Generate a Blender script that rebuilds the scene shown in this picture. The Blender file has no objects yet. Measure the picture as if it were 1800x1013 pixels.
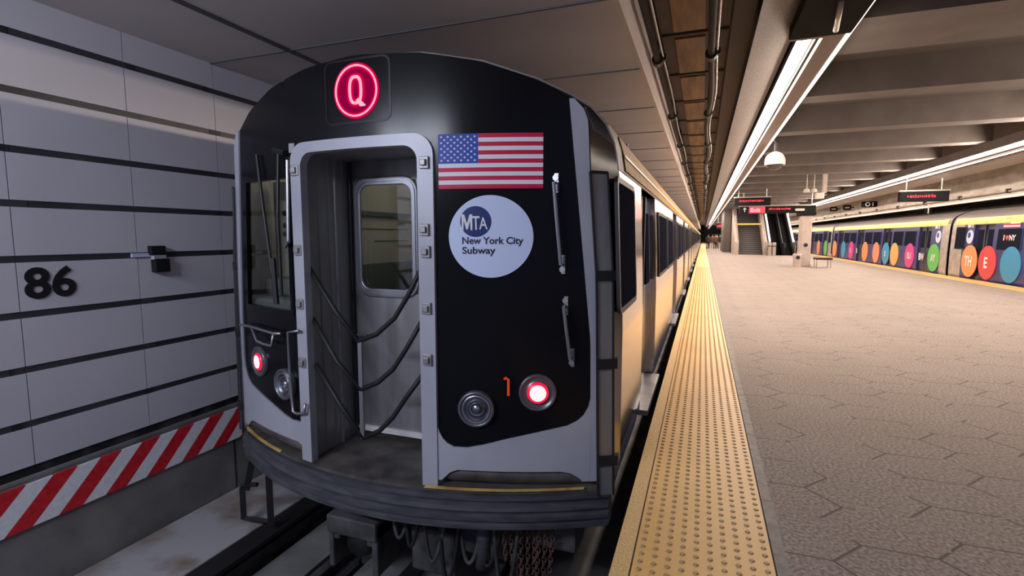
import bpy, bmesh, math, random
from mathutils import Vector, Matrix
random.seed(7)
SC = bpy.context.scene
COL = SC.collection

# ------------------------------------------------------------------ camera
def set_camera():
    F, VX, VY, CX, CY, H = 895.0, 1236.0, 416.0, 900.0, 506.5, 1.45
    a = math.atan((CY - VY) / F)
    b = math.atan((VX - CX) * math.cos(a) / F)
    f = Vector((-math.sin(b) * math.cos(a), math.cos(b) * math.cos(a), -math.sin(a)))
    r = Vector((math.cos(b), math.sin(b), 0)); u = r.cross(f)
    cam = bpy.data.cameras.new('camera'); o = bpy.data.objects.new('camera', cam); COL.objects.link(o)
    m = Matrix((r, u, -f)).transposed().to_4x4(); m.translation = Vector((0, 0, H))
    o.matrix_world = m
    cam.sensor_width = 36; cam.sensor_fit = 'HORIZONTAL'; cam.lens = F / 1800 * 36
    cam.clip_start = 0.05; cam.clip_end = 500
    SC.camera = o
set_camera()

# ------------------------------------------------------------------ world, exposure
W = bpy.data.worlds.new('world'); SC.world = W; W.use_nodes = True
W.node_tree.nodes['Background'].inputs[0].default_value = (0.50, 0.53, 0.86, 1)
W.node_tree.nodes['Background'].inputs[1].default_value = 0.30
SC.view_settings.view_transform = 'Standard'; SC.view_settings.look = 'None'
SC.view_settings.gamma = 1.0; SC.view_settings.exposure = 0.0
SC.view_settings.use_curve_mapping = False
LIGHT_W = 29.0          # watts per metre of fluorescent run
WARM = (1.0, 0.80, 0.66)
COOL = (0.78, 0.84, 1.0); COOL_W = 68.0      # tunnel lamp on the track ceiling behind the camera

# ------------------------------------------------------------------ materials
def mat(name, col, rough=0.6, metal=0.0, emit=None, es=0.0, spec=0.5, coat=0.0):
    m = bpy.data.materials.new(name); m.use_nodes = True
    b = m.node_tree.nodes['Principled BSDF']
    b.inputs['Base Color'].default_value = (*col, 1); b.inputs['Roughness'].default_value = rough
    b.inputs['Metallic'].default_value = metal; b.inputs['Specular IOR Level'].default_value = spec
    if coat: b.inputs['Coat Weight'].default_value = coat; b.inputs['Coat Roughness'].default_value = 0.08
    if emit: b.inputs['Emission Color'].default_value = (*emit, 1); b.inputs['Emission Strength'].default_value = es
    return m
def nmix(m, scale, c1, c2, detail=6, stretch=(1, 1, 1), lo=.35, hi=.65, bump=0.0, target='Base Color', rough_var=None):
    """noise-driven colour variation on a principled material"""
    nt = m.node_tree; N = nt.nodes; L = nt.links; b = N['Principled BSDF']
    tc = N.new('ShaderNodeTexCoord'); mp = N.new('ShaderNodeMapping'); mp.inputs['Scale'].default_value = stretch
    n = N.new('ShaderNodeTexNoise'); n.inputs['Scale'].default_value = scale; n.inputs['Detail'].default_value = detail
    cr = N.new('ShaderNodeValToRGB'); cr.color_ramp.elements[0].position = lo; cr.color_ramp.elements[1].position = hi
    cr.color_ramp.elements[0].color = (*c1, 1); cr.color_ramp.elements[1].color = (*c2, 1)
    L.new(tc.outputs['Object'], mp.inputs[0]); L.new(mp.outputs[0], n.inputs[0]); L.new(n.outputs[0], cr.inputs[0])
    L.new(cr.outputs[0], b.inputs[target])
    if rough_var:
        mr = N.new('ShaderNodeMapRange'); mr.inputs[3].default_value = rough_var[0]; mr.inputs[4].default_value = rough_var[1]
        L.new(n.outputs[0], mr.inputs[0]); L.new(mr.outputs[0], b.inputs['Roughness'])
    if bump:
        bp = N.new('ShaderNodeBump'); bp.inputs['Strength'].default_value = bump; bp.inputs['Distance'].default_value = .02
        L.new(n.outputs[0], bp.inputs['Height']); L.new(bp.outputs[0], b.inputs['Normal'])
    return m
M = {}
M['panel'] = nmix(mat('glazed_wall_panel', (.6, .58, .64), .26), 1.3, (.575, .56, .62), (.635, .615, .665), lo=.2, hi=.8, detail=2)
M['stripe'] = nmix(mat('slate_stripe', (.04, .04, .05), .4), 5, (.03, .03, .037), (.055, .053, .064), stretch=(1, .4, .1))
M['groove'] = nmix(mat('dark_joint', (.03, .03, .035), .5), 9, (.018, .018, .022), (.05, .048, .055), stretch=(1, .5, .1), lo=.45, hi=.55)
M['concrete'] = nmix(mat('concrete', (.2, .2, .2), .8), 2.5, (.15, .145, .145), (.24, .235, .23), bump=.15)
M['ledge'] = nmix(mat('ledge_concrete', (.3, .29, .28), .75), 2.2, (.20, .155, .12), (.36, .35, .36), lo=.36, hi=.52, bump=.2)
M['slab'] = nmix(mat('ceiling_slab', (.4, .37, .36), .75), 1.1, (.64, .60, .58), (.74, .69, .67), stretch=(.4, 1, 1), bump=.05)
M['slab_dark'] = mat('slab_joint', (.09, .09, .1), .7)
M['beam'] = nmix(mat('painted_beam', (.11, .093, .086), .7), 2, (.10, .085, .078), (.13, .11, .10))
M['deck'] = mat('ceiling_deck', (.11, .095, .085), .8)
M['tan_strip'] = nmix(mat('tan_ceiling_strip', (.3, .17, .09), .6), 3, (.17, .11, .07), (.36, .22, .12), stretch=(3, .4, 1))
M['fascia'] = nmix(mat('fascia_concrete', (.5, .44, .38), .65), 3, (.36, .33, .28), (.56, .5, .43), stretch=(1, .5, 1.5), bump=.1)
M['perf'] = nmix(mat('perforated_steel', (.2, .17, .155), .5, .2), 60, (.13, .11, .10), (.27, .235, .21), detail=1, stretch=(1, 1, 1))
M['brownpanel'] = mat('trough_panel', (.30, .235, .205), .55)
M['lip'] = mat('white_lip', (.8, .78, .74), .5)
M['conduit'] = mat('steel_conduit', (.34, .31, .29), .4, .7); M['darkpipe'] = mat('dark_conduit', (.06, .052, .048), .8, spec=.2)
M['clamp'] = mat('black_clamp', (.03, .03, .03), .5)
M['steel'] = nmix(mat('brushed_stainless', (.6, .57, .54), .2, 1.0), 1.5, (.54, .51, .48), (.66, .62, .58), stretch=(1, .6, .15), rough_var=(.09, .2))
M['steel_dull'] = nmix(mat('dull_stainless', (.33, .33, .36), .38, .75), 3, (.28, .28, .31), (.38, .38, .41), stretch=(2, 2, .3))
M['vest'] = nmix(mat('vestibule_steel', (.28, .28, .29), .42, .5), 3, (.24, .235, .235), (.33, .325, .33), stretch=(4, 2, .3))
M['silver'] = nmix(mat('silver_grey_paint', (.4, .4, .45), .42, .1), 2, (.36, .365, .42), (.42, .425, .475))
M['black'] = mat('gloss_black_mask', (.006, .006, .008), .2, 0, spec=.15)
M['rubber'] = nmix(mat('grimy_rubber', (.04, .042, .05), .55), 5, (.035, .038, .046), (.075, .075, .085), stretch=(1, 1, 6))
M['grime'] = nmix(mat('grimy_plate', (.07, .062, .058), .6), 6, (.04, .035, .034), (.11, .095, .085), bump=.2)
M['iron'] = mat('black_iron', (.02, .02, .022), .55, .3)
M['under'] = nmix(mat('sooty_equipment', (.05, .05, .055), .6), 5, (.03, .03, .034), (.10, .095, .098))
M['yellow'] = nmix(mat('worn_yellow_paint', (.6, .4, .1), .6), 9, (.45, .27, .08), (.72, .5, .14))
M['gold_sheen_near'] = nmix(mat('ochre_roof_sheen', (.36, .19, .015), .6, spec=.1), 4, (.32, .165, .012), (.42, .23, .02))  # painted reflection on the near cars, darkened against the close lamps
M['gold'] = nmix(mat('yellow_sheen_and_header', (.82, .6, .12), .4), 4, (.75, .52, .10), (.88, .66, .16))  # painted reflection on the far cars; also colours the stair header
M['tact'] = nmix(mat('yellow_tactile', (.78, .50, .17), .5), 1.2, (.72, .42, .11), (.82, .50, .15), rough_var=(.4, .55))
M['edge'] = nmix(mat('yellow_edge_tile', (.74, .5, .2), .55), 90, (.60, .38, .13), (.82, .56, .23), detail=2, bump=.3)
M['domem'] = mat('dark_dome', (.40, .25, .11), .5)  # domes darker brown than the yellow field
M['curb'] = nmix(mat('grey_border_stone', (.2, .18, .17), .6), 20, (.15, .135, .13), (.24, .215, .2))
M['red'] = nmix(mat('hazard_red', (.7, .015, .03), .55), 30, (.6, .01, .02), (.78, .025, .04))
M['white'] = nmix(mat('hazard_white', (.9, .9, .95), .5), 40, (.84, .85, .90), (.94, .95, .98))
M['flag_red'] = mat('flag_red', (.55, .012, .06), .45, spec=.25)
M['flag_white'] = mat('flag_white', (.72, .72, .76), .45, spec=.25)
M['flag_blue'] = mat('flag_blue', (.02, .06, .38), .45, spec=.25)
M['disc'] = mat('pale_blue_decal', (.56, .64, .85), .45, spec=.25)
M['navy'] = mat('navy_decal', (.012, .03, .14), .3)
M['ink'] = mat('dark_ink', (.015, .015, .04), .4)
M['num'] = mat('black_numeral', (.012, .012, .014), .4)
M['chrome'] = mat('chrome', (.7, .7, .74), .25, 1.0)
M['bowl'] = mat('lamp_bowl', (.42, .44, .5), .3, 1.0)
M['ring_grey'] = mat('grey_bezel', (.16, .16, .18), .3, .6)
M['redglow'] = mat('lit_red_lens', (.5, .0, .02), .3, emit=(1, .42, .45), es=2.2)
M['redring'] = mat('lit_red_rim', (.4, .0, .02), .3, emit=(.9, .01, .06), es=.9)
M['qpink'] = mat('lit_pink_line', (.05, 0, .01), .9, spec=.0, emit=(1, .42, .52), es=1.15)
M['qhalo'] = mat('lit_crimson_rim', (.05, 0, .01), .9, spec=.0, emit=(.85, .0, .07), es=.75)
M['qfill'] = mat('lit_crimson_fill', (.05, 0, .01), .9, spec=.0, emit=(.30, .0, .05), es=.75)
M['signbox'] = mat('black_sign_glass', (.012, .009, .013), .35, spec=.2)
M['ledred'] = mat('led_red', (.3, 0, 0), .4, emit=(1, .05, .1), es=1.1)
M['exit_red'] = mat('lit_exit_red', (.6, .02, .05), .4, emit=(.9, .1, .14), es=.7)
M['exit_pink'] = mat('lit_pale_red', (.8, .3, .35), .4, emit=(1, .5, .5), es=.8)
M['cabwin'] = None
def glass(name, tint=(.9, .95, .93), alpha=.0):
    m = bpy.data.materials.new(name); m.use_nodes = True; nt = m.node_tree; nt.nodes.clear()
    o = nt.nodes.new('ShaderNodeOutputMaterial'); mx = nt.nodes.new('ShaderNodeMixShader'); t = nt.nodes.new('ShaderNodeBsdfTransparent')
    g = nt.nodes.new('ShaderNodeBsdfGlossy'); g.inputs['Roughness'].default_value = .03; fr = nt.nodes.new('ShaderNodeFresnel'); fr.inputs[0].default_value = 1.5
    t.inputs[0].default_value = (*tint, 1); g.inputs[0].default_value = (1, 1, 1, 1)
    nt.links.new(fr.outputs[0], mx.inputs[0]); nt.links.new(t.outputs[0], mx.inputs[1]); nt.links.new(g.outputs[0], mx.inputs[2]); nt.links.new(mx.outputs[0], o.inputs[0])
    return m
M['glass'] = glass('cab_glass', (.86, .86, .84))
M['clear'] = glass('clear_lens', (.97, .98, 1))
M['darkglass'] = mat('dark_train_window', (.016, .018, .030), .3, 0, spec=0.0)
M['cream'] = nmix(mat('cream_interior', (.45, .43, .37), .5), 3, (.40, .385, .33), (.48, .46, .40))
M['cabgrey'] = mat('cab_grey', (.10, .12, .11), .5)
M['tube'] = mat('fluorescent_tube', (.9, .9, .9), .4, emit=(1.0, .93, .86), es=9)
M['lens'] = mat('lit_lens_strip', (.9, .9, .9), .4, emit=(1.0, .92, .82), es=2.6)
M['cablamp'] = mat('dim_car_lamp', (.9, .9, .8), .4, emit=(1.0, .98, .84), es=2.2)
M['darkbox'] = mat('dark_housing', (.012, .013, .015), .8, spec=.15)
M['domewhite'] = mat('camera_white', (.75, .72, .66), .4)
M['smoke'] = mat('smoked_dome', (.12, .11, .10), .15)
M['wrap'] = nmix(mat('navy_wrap', (.03, .03, .15), .35), 2, (.022, .024, .11), (.045, .045, .20), stretch=(1, .6, 1))
M['wrapdoor'] = mat('dark_wrap_door', (.02, .02, .055), .35)
M['roofsteel'] = mat('train_roof', (.2, .18, .175), .6, .1)
for k, c in dict(c_blue=(.03, .27, .50), c_red=(.65, .05, .06), c_orange=(.85, .30, .10), c_green=(.10, .48, .10), c_mag=(.62, .03, .26), c_yel=(.85, .42, .12), c_pink=(.85, .28, .16)).items():
    M[k] = mat(k.replace('c_', 'wrap_disc_'), c, .4)
M['wtext'] = mat('white_lettering', (.8, .78, .78), .4)
M['alum'] = mat('escalator_steel', (.5, .47, .43), .35, .5)
M['whitelit'] = mat('lit_balustrade', (.8, .8, .78), .4, emit=(1, .95, .88), es=.9)
M['stair'] = mat('grey_stair', (.07, .068, .075), .7)
M['stairnose'] = mat('stair_nosing', (.16, .155, .15), .6)
M['colm'] = nmix(mat('column_cladding', (.5, .42, .38), .5), 3, (.46, .39, .35), (.56, .48, .43))
M['wood'] = mat('dark_bench_wood', (.05, .024, .018), .6, spec=.2)
M['skin'] = mat('skin', (.45, .28, .2), .5)
M['cloth_dark'] = mat('dark_clothing', (.03, .03, .035), .8)
M['cloth_brown'] = mat('brown_clothing', (.14, .08, .05), .8)
M['cloth_white'] = mat('pale_clothing', (.5, .48, .48), .8)
M['orange_r'] = mat('glowing_orange_lever', (.5, .05, .01), .3, emit=(.8, .08, .02), es=.35)  # lever is no lamp; weak emission brightens its orange

M['rust'] = nmix(mat('rusty_chain', (.10, .05, .04), .6), 20, (.05, .03, .028), (.16, .075, .055))
def hex_floor():
    m = mat('hex_stone_pavers', (.4, .34, .3), .75, spec=.25); nt = m.node_tree; N = nt.nodes; L = nt.links; B = N['Principled BSDF']
    tc = N.new('ShaderNodeTexCoord'); sp = N.new('ShaderNodeSeparateXYZ'); L.new(tc.outputs['Object'], sp.inputs[0])
    def mth(op, a, b=None, c=None):
        n = N.new('ShaderNodeMath'); n.operation = op
        for i, v in enumerate((a, b, c)):
            if v is None: continue
            if isinstance(v, (int, float)): n.inputs[i].default_value = v
            else: L.new(v, n.inputs[i])
        return n.outputs[0]
    # hexagons with flat sides facing +-y, elongated along x
    X = mth('DIVIDE', sp.outputs[0], .52); Y = mth('DIVIDE', sp.outputs[1], .36)
    SX, SY = 1.7320508, 1.0
    def cell(off):
        ax = mth('SUBTRACT', mth('FLOORED_MODULO', mth('ADD', X, off * SX / 2), SX), SX / 2)
        ay = mth('SUBTRACT', mth('FLOORED_MODULO', mth('ADD', Y, off * SY / 2), SY), SY / 2)
        return ax, ay, mth('ADD', mth('MULTIPLY', ax, ax), mth('MULTIPLY', ay, ay))
    a = cell(0); b = cell(1); sel = mth('LESS_THAN', a[2], b[2])
    def pick(i): return mth('ADD', mth('MULTIPLY', a[i], sel), mth('MULTIPLY', b[i], mth('SUBTRACT', 1, sel)))
    gx = mth('ABSOLUTE', pick(0)); gy = mth('ABSOLUTE', pick(1))
    d = mth('SUBTRACT', .5, mth('MAXIMUM', gy, mth('ADD', mth('MULTIPLY', gx, .8660254), mth('MULTIPLY', gy, .5))))
    n1 = N.new('ShaderNodeTexNoise'); n1.inputs['Scale'].default_value = 1.7; n1.inputs['Detail'].default_value = 3; L.new(tc.outputs['Object'], n1.inputs[0])
    thr = mth('MULTIPLY', mth('GREATER_THAN', n1.outputs[0], .49), .015)
    joint = mth('LESS_THAN', d, thr)
    n2 = N.new('ShaderNodeTexNoise'); n2.inputs['Scale'].default_value = 55; n2.inputs['Detail'].default_value = 5; L.new(tc.outputs['Object'], n2.inputs[0])
    n3 = N.new('ShaderNodeTexNoise'); n3.inputs['Scale'].default_value = 1.1; n3.inputs['Detail'].default_value = 5; L.new(tc.outputs['Object'], n3.inputs[0])
    cr = N.new('ShaderNodeValToRGB'); cr.color_ramp.elements[0].position = .36; cr.color_ramp.elements[1].position = .66
    cr.color_ramp.elements[0].color = (.20, .17, .155, 1); cr.color_ramp.elements[1].color = (.47, .405, .365, 1)
    L.new(n2.outputs[0], cr.inputs[0])
    mx = N.new('ShaderNodeMix'); mx.data_type = 'RGBA'; mx.blend_type = 'MULTIPLY'; mx.inputs[0].default_value = .35
    cr2 = N.new('ShaderNodeValToRGB'); cr2.color_ramp.elements[0].position = .35; cr2.color_ramp.elements[1].position = .65
    cr2.color_ramp.elements[0].color = (.75, .72, .70, 1); cr2.color_ramp.elements[1].color = (1, 1, 1, 1)
    L.new(n3.outputs[0], cr2.inputs[0]); L.new(cr.outputs[0], mx.inputs[6]); L.new(cr2.outputs[0], mx.inputs[7])
    m2 = N.new('ShaderNodeMix'); m2.data_type = 'RGBA'; L.new(joint, m2.inputs[0]); L.new(mx.outputs[2], m2.inputs[6]); m2.inputs[7].default_value = (.13, .11, .10, 1)
    L.new(m2.outputs[2], B.inputs['Base Color'])
    bp = N.new('ShaderNodeBump'); bp.inputs['Strength'].default_value = .25; bp.inputs['Distance'].default_value = .004; L.new(n2.outputs[0], bp.inputs['Height']); L.new(bp.outputs[0], B.inputs['Normal'])
    return m
M['floor'] = hex_floor()

# ------------------------------------------------------------------ mesh builder
class MB:
    def __init__(s): s.v = []; s.f = []; s.m = []
    def add(s, vs, fs, mi=0):
        k = len(s.v); s.v += [tuple(v) for v in vs]; s.f += [tuple(i + k for i in f) for f in fs]; s.m += [mi] * len(fs); return s
    def box(s, a, b, mi=0):
        x0, y0, z0 = a; x1, y1, z1 = b
        if x0 > x1: x0, x1 = x1, x0
        if y0 > y1: y0, y1 = y1, y0
        if z0 > z1: z0, z1 = z1, z0
        return s.add([(x0, y0, z0), (x1, y0, z0), (x1, y1, z0), (x0, y1, z0), (x0, y0, z1), (x1, y0, z1), (x1, y1, z1), (x0, y1, z1)],
                     [(0, 3, 2, 1), (4, 5, 6, 7), (0, 1, 5, 4), (1, 2, 6, 5), (2, 3, 7, 6), (3, 0, 4, 7)], mi)
    def tube(s, pts, r, n=8, mi=0, cap=True):
        pts = [Vector(p) for p in pts]; rings = []
        up = Vector((0, 0, 1)); prev = None
        for i, p in enumerate(pts):
            d = (pts[min(i + 1, len(pts) - 1)] - pts[max(i - 1, 0)]).normalized()
            if prev is None:
                a = up if abs(d.z) < .9 else Vector((1, 0, 0)); e1 = d.cross(a).normalized()
            else: e1 = (prev - d * prev.dot(d)).normalized()
            prev = e1; e2 = d.cross(e1); rr = r[i] if isinstance(r, (list, tuple)) else r
            rings.append([p + e1 * rr * math.cos(2 * math.pi * k / n) + e2 * rr * math.sin(2 * math.pi * k / n) for k in range(n)])
        vs = [v for g in rings for v in g]; fs = []
        for i in range(len(pts) - 1):
            for k in range(n): fs.append((i * n + k, i * n + (k + 1) % n, (i + 1) * n + (k + 1) % n, (i + 1) * n + k))
        if cap: fs.append(tuple(range(n))[::-1]); fs.append(tuple((len(pts) - 1) * n + k for k in range(n)))
        return s.add(vs, fs, mi)
    def lathe(s, c, axis, prof, n=24, mi=0):
        """prof: (radius, distance along axis)"""
        c = Vector(c); ax = Vector(axis).normalized(); a = Vector((0, 0, 1)) if abs(ax.z) < .9 else Vector((1, 0, 0))
        e1 = ax.cross(a).normalized(); e2 = ax.cross(e1); vs = []
        for r, h in prof:
            for k in range(n): vs.append(c + ax * h + e1 * r * math.cos(2 * math.pi * k / n) + e2 * r * math.sin(2 * math.pi * k / n))
        fs = [(i * n + k, i * n + (k + 1) % n, (i + 1) * n + (k + 1) % n, (i + 1) * n + k) for i in range(len(prof) - 1) for k in range(n)]
        return s.add(vs, fs, mi)
    def prism(s, poly, fn, d0, d1, mi=0):
        """extrude a 2D polygon: fn(a, b, d) -> point"""
        n = len(poly); vs = [fn(a, b, d0) for a, b in poly] + [fn(a, b, d1) for a, b in poly]
        fs = [tuple(range(n))[::-1], tuple(range(n, 2 * n))] + [(i, (i + 1) % n, n + (i + 1) % n, n + i) for i in range(n)]
        return s.add(vs, fs, mi)
    def ring(s, outer, inner, fn, d0, d1, mi=0, step=0):
        if step:
            o2, i2 = [], []; n = len(outer)
            for i in range(n):
                j = (i + 1) % n; k = max(1, int(math.dist(outer[i], outer[j]) / step))
                for q in range(k):
                    w = q / k; o2.append((outer[i][0] + (outer[j][0] - outer[i][0]) * w, outer[i][1] + (outer[j][1] - outer[i][1]) * w)); i2.append((inner[i][0] + (inner[j][0] - inner[i][0]) * w, inner[i][1] + (inner[j][1] - inner[i][1]) * w))
            outer, inner = o2, i2
        n = len(outer)
        vs = [fn(a, b, d0) for a, b in outer] + [fn(a, b, d0) for a, b in inner] + [fn(a, b, d1) for a, b in outer] + [fn(a, b, d1) for a, b in inner]
        fs = []
        for i in range(n):
            j = (i + 1) % n
            fs += [(i, j, n + j, n + i), (2 * n + i, 3 * n + i, 3 * n + j, 2 * n + j), (i, 2 * n + i, 2 * n + j, j), (n + i, n + j, 3 * n + j, 3 * n + i)]
        return s.add(vs, fs, mi)
    def patch(s, us, zlo, zhi, nz, fn, mi=0):
        k = len(s.v); vs = []; fs = []
        for u in us:
            a, b = zlo(u), zhi(u)
            for j in range(nz + 1): vs.append(fn(u, a + (b - a) * j / nz))
        for i in range(len(us) - 1):
            for j in range(nz): q = i * (nz + 1) + j; fs.append((q, q + nz + 1, q + nz + 2, q + 1))
        return s.add(vs, fs, mi)
    def build(s, name, mats, parent=None, smooth=False, bevel=0, solid=0, fixn=True):
        if not isinstance(mats, (list, tuple)): mats = [mats]
        off = worldloc(parent) if parent else Vector((0, 0, 0))
        me = bpy.data.meshes.new(name); me.from_pydata([tuple(Vector(v) - off) for v in s.v], [], s.f); 
        for mm in mats: me.materials.append(mm)
        for p, mi in zip(me.polygons, s.m): p.material_index = mi; p.use_smooth = smooth
        if fixn:
            bm = bmesh.new(); bm.from_mesh(me)
            if solid or smooth: bmesh.ops.remove_doubles(bm, verts=bm.verts, dist=1e-5)
            bmesh.ops.recalc_face_normals(bm, faces=bm.faces); bm.to_mesh(me); bm.free()
        o = bpy.data.objects.new(name, me); COL.objects.link(o)
        if parent: o.parent = parent
        if solid:
            md = o.modifiers.new('thickness', 'SOLIDIFY'); md.thickness = solid; md.offset = 0
            if smooth: md = o.modifiers.new('sharp', 'EDGE_SPLIT'); md.split_angle = math.radians(40)
        if bevel:
            md = o.modifiers.new('bevel', 'BEVEL'); md.width = bevel; md.segments = 2; md.limit_method = 'ANGLE'
        return o
def worldloc(o):
    v = Vector((0, 0, 0))
    while o: v += o.location; o = o.parent
    return v
def thing(name, label, cat, loc, group=None):
    o = bpy.data.objects.new(name, None); COL.objects.link(o); o.location = loc; o.empty_display_size = .1
    o['label'] = label; o['category'] = cat
    if group: o['group'] = group
    return o
def tag(o, label, cat, group=None, kind=None):
    o['label'] = label; o['category'] = cat
    if group: o['group'] = group
    if kind: o['kind'] = kind
    return o
def struct(o): o['kind'] = 'structure'; return o
def copy_tree(o, parent=None):
    c = o.copy(); COL.objects.link(c)
    if parent: c.parent = parent
    for ch in list(o.children): copy_tree(ch, c)
    return c
def interp(pts, x):
    if x <= pts[0][0]: return pts[0][1]
    for (a, b), (c, d) in zip(pts, pts[1:]):
        if x <= c: return b + (d - b) * (x - a) / (c - a)
    return pts[-1][1]
def lin(a, b, n): return [a + (b - a) * i / n for i in range(n + 1)]
def rrect(x0, x1, z0, z1, r, n=6, square_bottom=False):
    P = []
    for cx, cz, a0 in ((x1 - r, z1 - r, 0), (x0 + r, z1 - r, 90), (x0 + r, z0 + r, 180), (x1 - r, z0 + r, 270)):
        if square_bottom and a0 >= 180:
            bx = x0 if a0 == 180 else x1
            P += [(bx, z0)] * 1 if True else []
            for i in range(n): P.append((bx, z0))
            continue
        for i in range(n + 1): t = math.radians(a0 + 90 * i / n); P.append((cx + r * math.cos(t), cz + r * math.sin(t)))
    return P
def text_tris(txt, size, bold=0.0, xscale=1.0, sp=1.0):
    """flat text as (verts2d, faces), origin at the lower left of the bounding box"""
    cu = bpy.data.curves.new('t', 'FONT'); cu.body = txt; cu.size = 1; cu.offset = bold; cu.space_character = sp; cu.resolution_u = 4
    o = bpy.data.objects.new('t', cu); COL.objects.link(o)
    dg = bpy.context.evaluated_depsgraph_get(); dg.update(); me = bpy.data.meshes.new_from_object(o.evaluated_get(dg))
    vs = [(v.co.x, v.co.y) for v in me.vertices]; fs = [tuple(p.vertices) for p in me.polygons]
    bpy.data.objects.remove(o); bpy.data.curves.remove(cu); bpy.data.meshes.remove(me)
    x0 = min(v[0] for v in vs); y0 = min(v[1] for v in vs); y1 = max(v[1] for v in vs); k = size / (y1 - y0)
    return [((x - x0) * k * xscale, (y - y0) * k) for x, y in vs], fs
def text_mb(mb, txt, h, fn, mi=0, bold=0.0, width=None, xscale=1.0, sp=1.0, th=.002):
    """fn(a, b, d): a along the line, b up, d outwards"""
    vs, fs = text_tris(txt, h, bold, 1.0, sp)
    w = max(v[0] for v in vs); k = (width / w) if width else xscale
    vs = [(a * k, b) for a, b in vs]
    mb.add([fn(a, b, th) for a, b in vs], fs, mi)

# ------------------------------------------------------------------ setting: track pit, walls, platform
Y0S, Y1S = -3.0, 150.0
def build_left_wall():
    mb = MB(); X = -4.2
    mb.box((X - .25, Y0S, -1.6), (X - .014, 12, 3.2), 1)
    zs = [3.03, 2.757, 2.39, 2.014, 1.665, 1.302, .932, .564, .195, -.115]
    ys = [Y0S]; y = 1.98 - .77 * 6
    ys = [1.98 + .77 * k for k in range(-6, 13)]
    for a, b in zip(zs, zs[1:]):
        t = a - (.023 if a < 3 else 0); u = b + .023
        for y0, y1 in zip(ys, ys[1:]): mb.box((X - .03, y0 + .003, u), (X, y1 - .003, t), 0)
    for z in zs[1:-1]:
        mb.box((X - .02, Y0S, z - .022), (X - .006, 12, z + .022), 3)
        for y0 in ys:
            if random.random() < .75: a = y0 + random.uniform(-.12, .02); mb.box((X - .02, a, z - .0225), (X - .003, a + random.uniform(.07, .14), z + .0225), 1)
    mb.box((X - .03, Y0S, -.16), (X + .0, 12, -.185), 2)
    mb.box((X - .03, Y0S, -1.6), (X - .004, 12, -.18), 2)
    mb.box((X - .03, 3.52, -1.6), (X + .001, 3.53, -.51), 1)
    struct(mb.build('wall_left', [M['panel'], M['groove'], M['concrete'], M['stripe']]))
    m2 = MB(); m2.box((X - .25, 12, -1.6), (X, Y1S, 3.2)); struct(m2.build('wall_left_far', M['panel']))
    m3 = MB(); m3.box((X - .5, Y1S, -1.7), (13.2, Y1S + .3, 5)); struct(m3.build('wall_back', M['deck']))
    m4 = MB(); m4.box((12.6, Y0S, -1.6), (12.8, Y1S, 3.2)); struct(m4.build('wall_right', M['concrete']))
build_left_wall()
def build_hazard():
    mb = MB(); P = .302; z0, z1 = -.505, -.205; sh = .29; y = 1.914 - P * 16; x = -4.197
    while y < 11.5:
        for a, b, mi in ((y, y + P / 2, 1), (y + P / 2, y + P, 0)):
            mb.prism([(a - sh, z0), (b - sh, z0), (b, z1), (a, z1)], lambda p, q, d: (x + d, p, q), 0, .012, mi)
        y += P
    tag(mb.build('hazard_stripe_board', [M['red'], M['white']]), 'long red and white diagonal striped hazard strip along the left tunnel wall', 'hazard strip')
build_hazard()
def build_numerals():
    mb = MB(); text_mb(mb, '86', .218, lambda a, b, d: (-4.199 + d, 2.01 + a, 1.03 + b), bold=.028, width=.30, th=.004)
    tag(mb.build('station_number', M['num'], solid=.003), 'bold black numerals 86 on the white tunnel wall panels', 'number sign')
    t = thing('wall_box', 'small dark two-part box fixed on the wall right of the numerals 86', 'wall box', (-4.2, 2.92, 1.3))
    m = MB(); m.box((-4.2, 2.83, 1.30), (-4.15, 2.95, 1.375)); m.build('upper_case', M['darkbox'], t, bevel=.006)
    m = MB(); m.box((-4.2, 2.85, 1.16), (-4.14, 2.97, 1.27)); m.build('lower_case', M['darkbox'], t, bevel=.006)
    m = MB(); m.box((-4.2, 2.85, 1.265), (-4.155, 2.95, 1.305)); m.build('pale_band', M['silver'], t)
    m = MB(); m.box((-4.2, 2.70, 1.287), (-4.185, 2.86, 1.317)); m.build('label_strip', M['disc'], t)
build_numerals()
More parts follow.
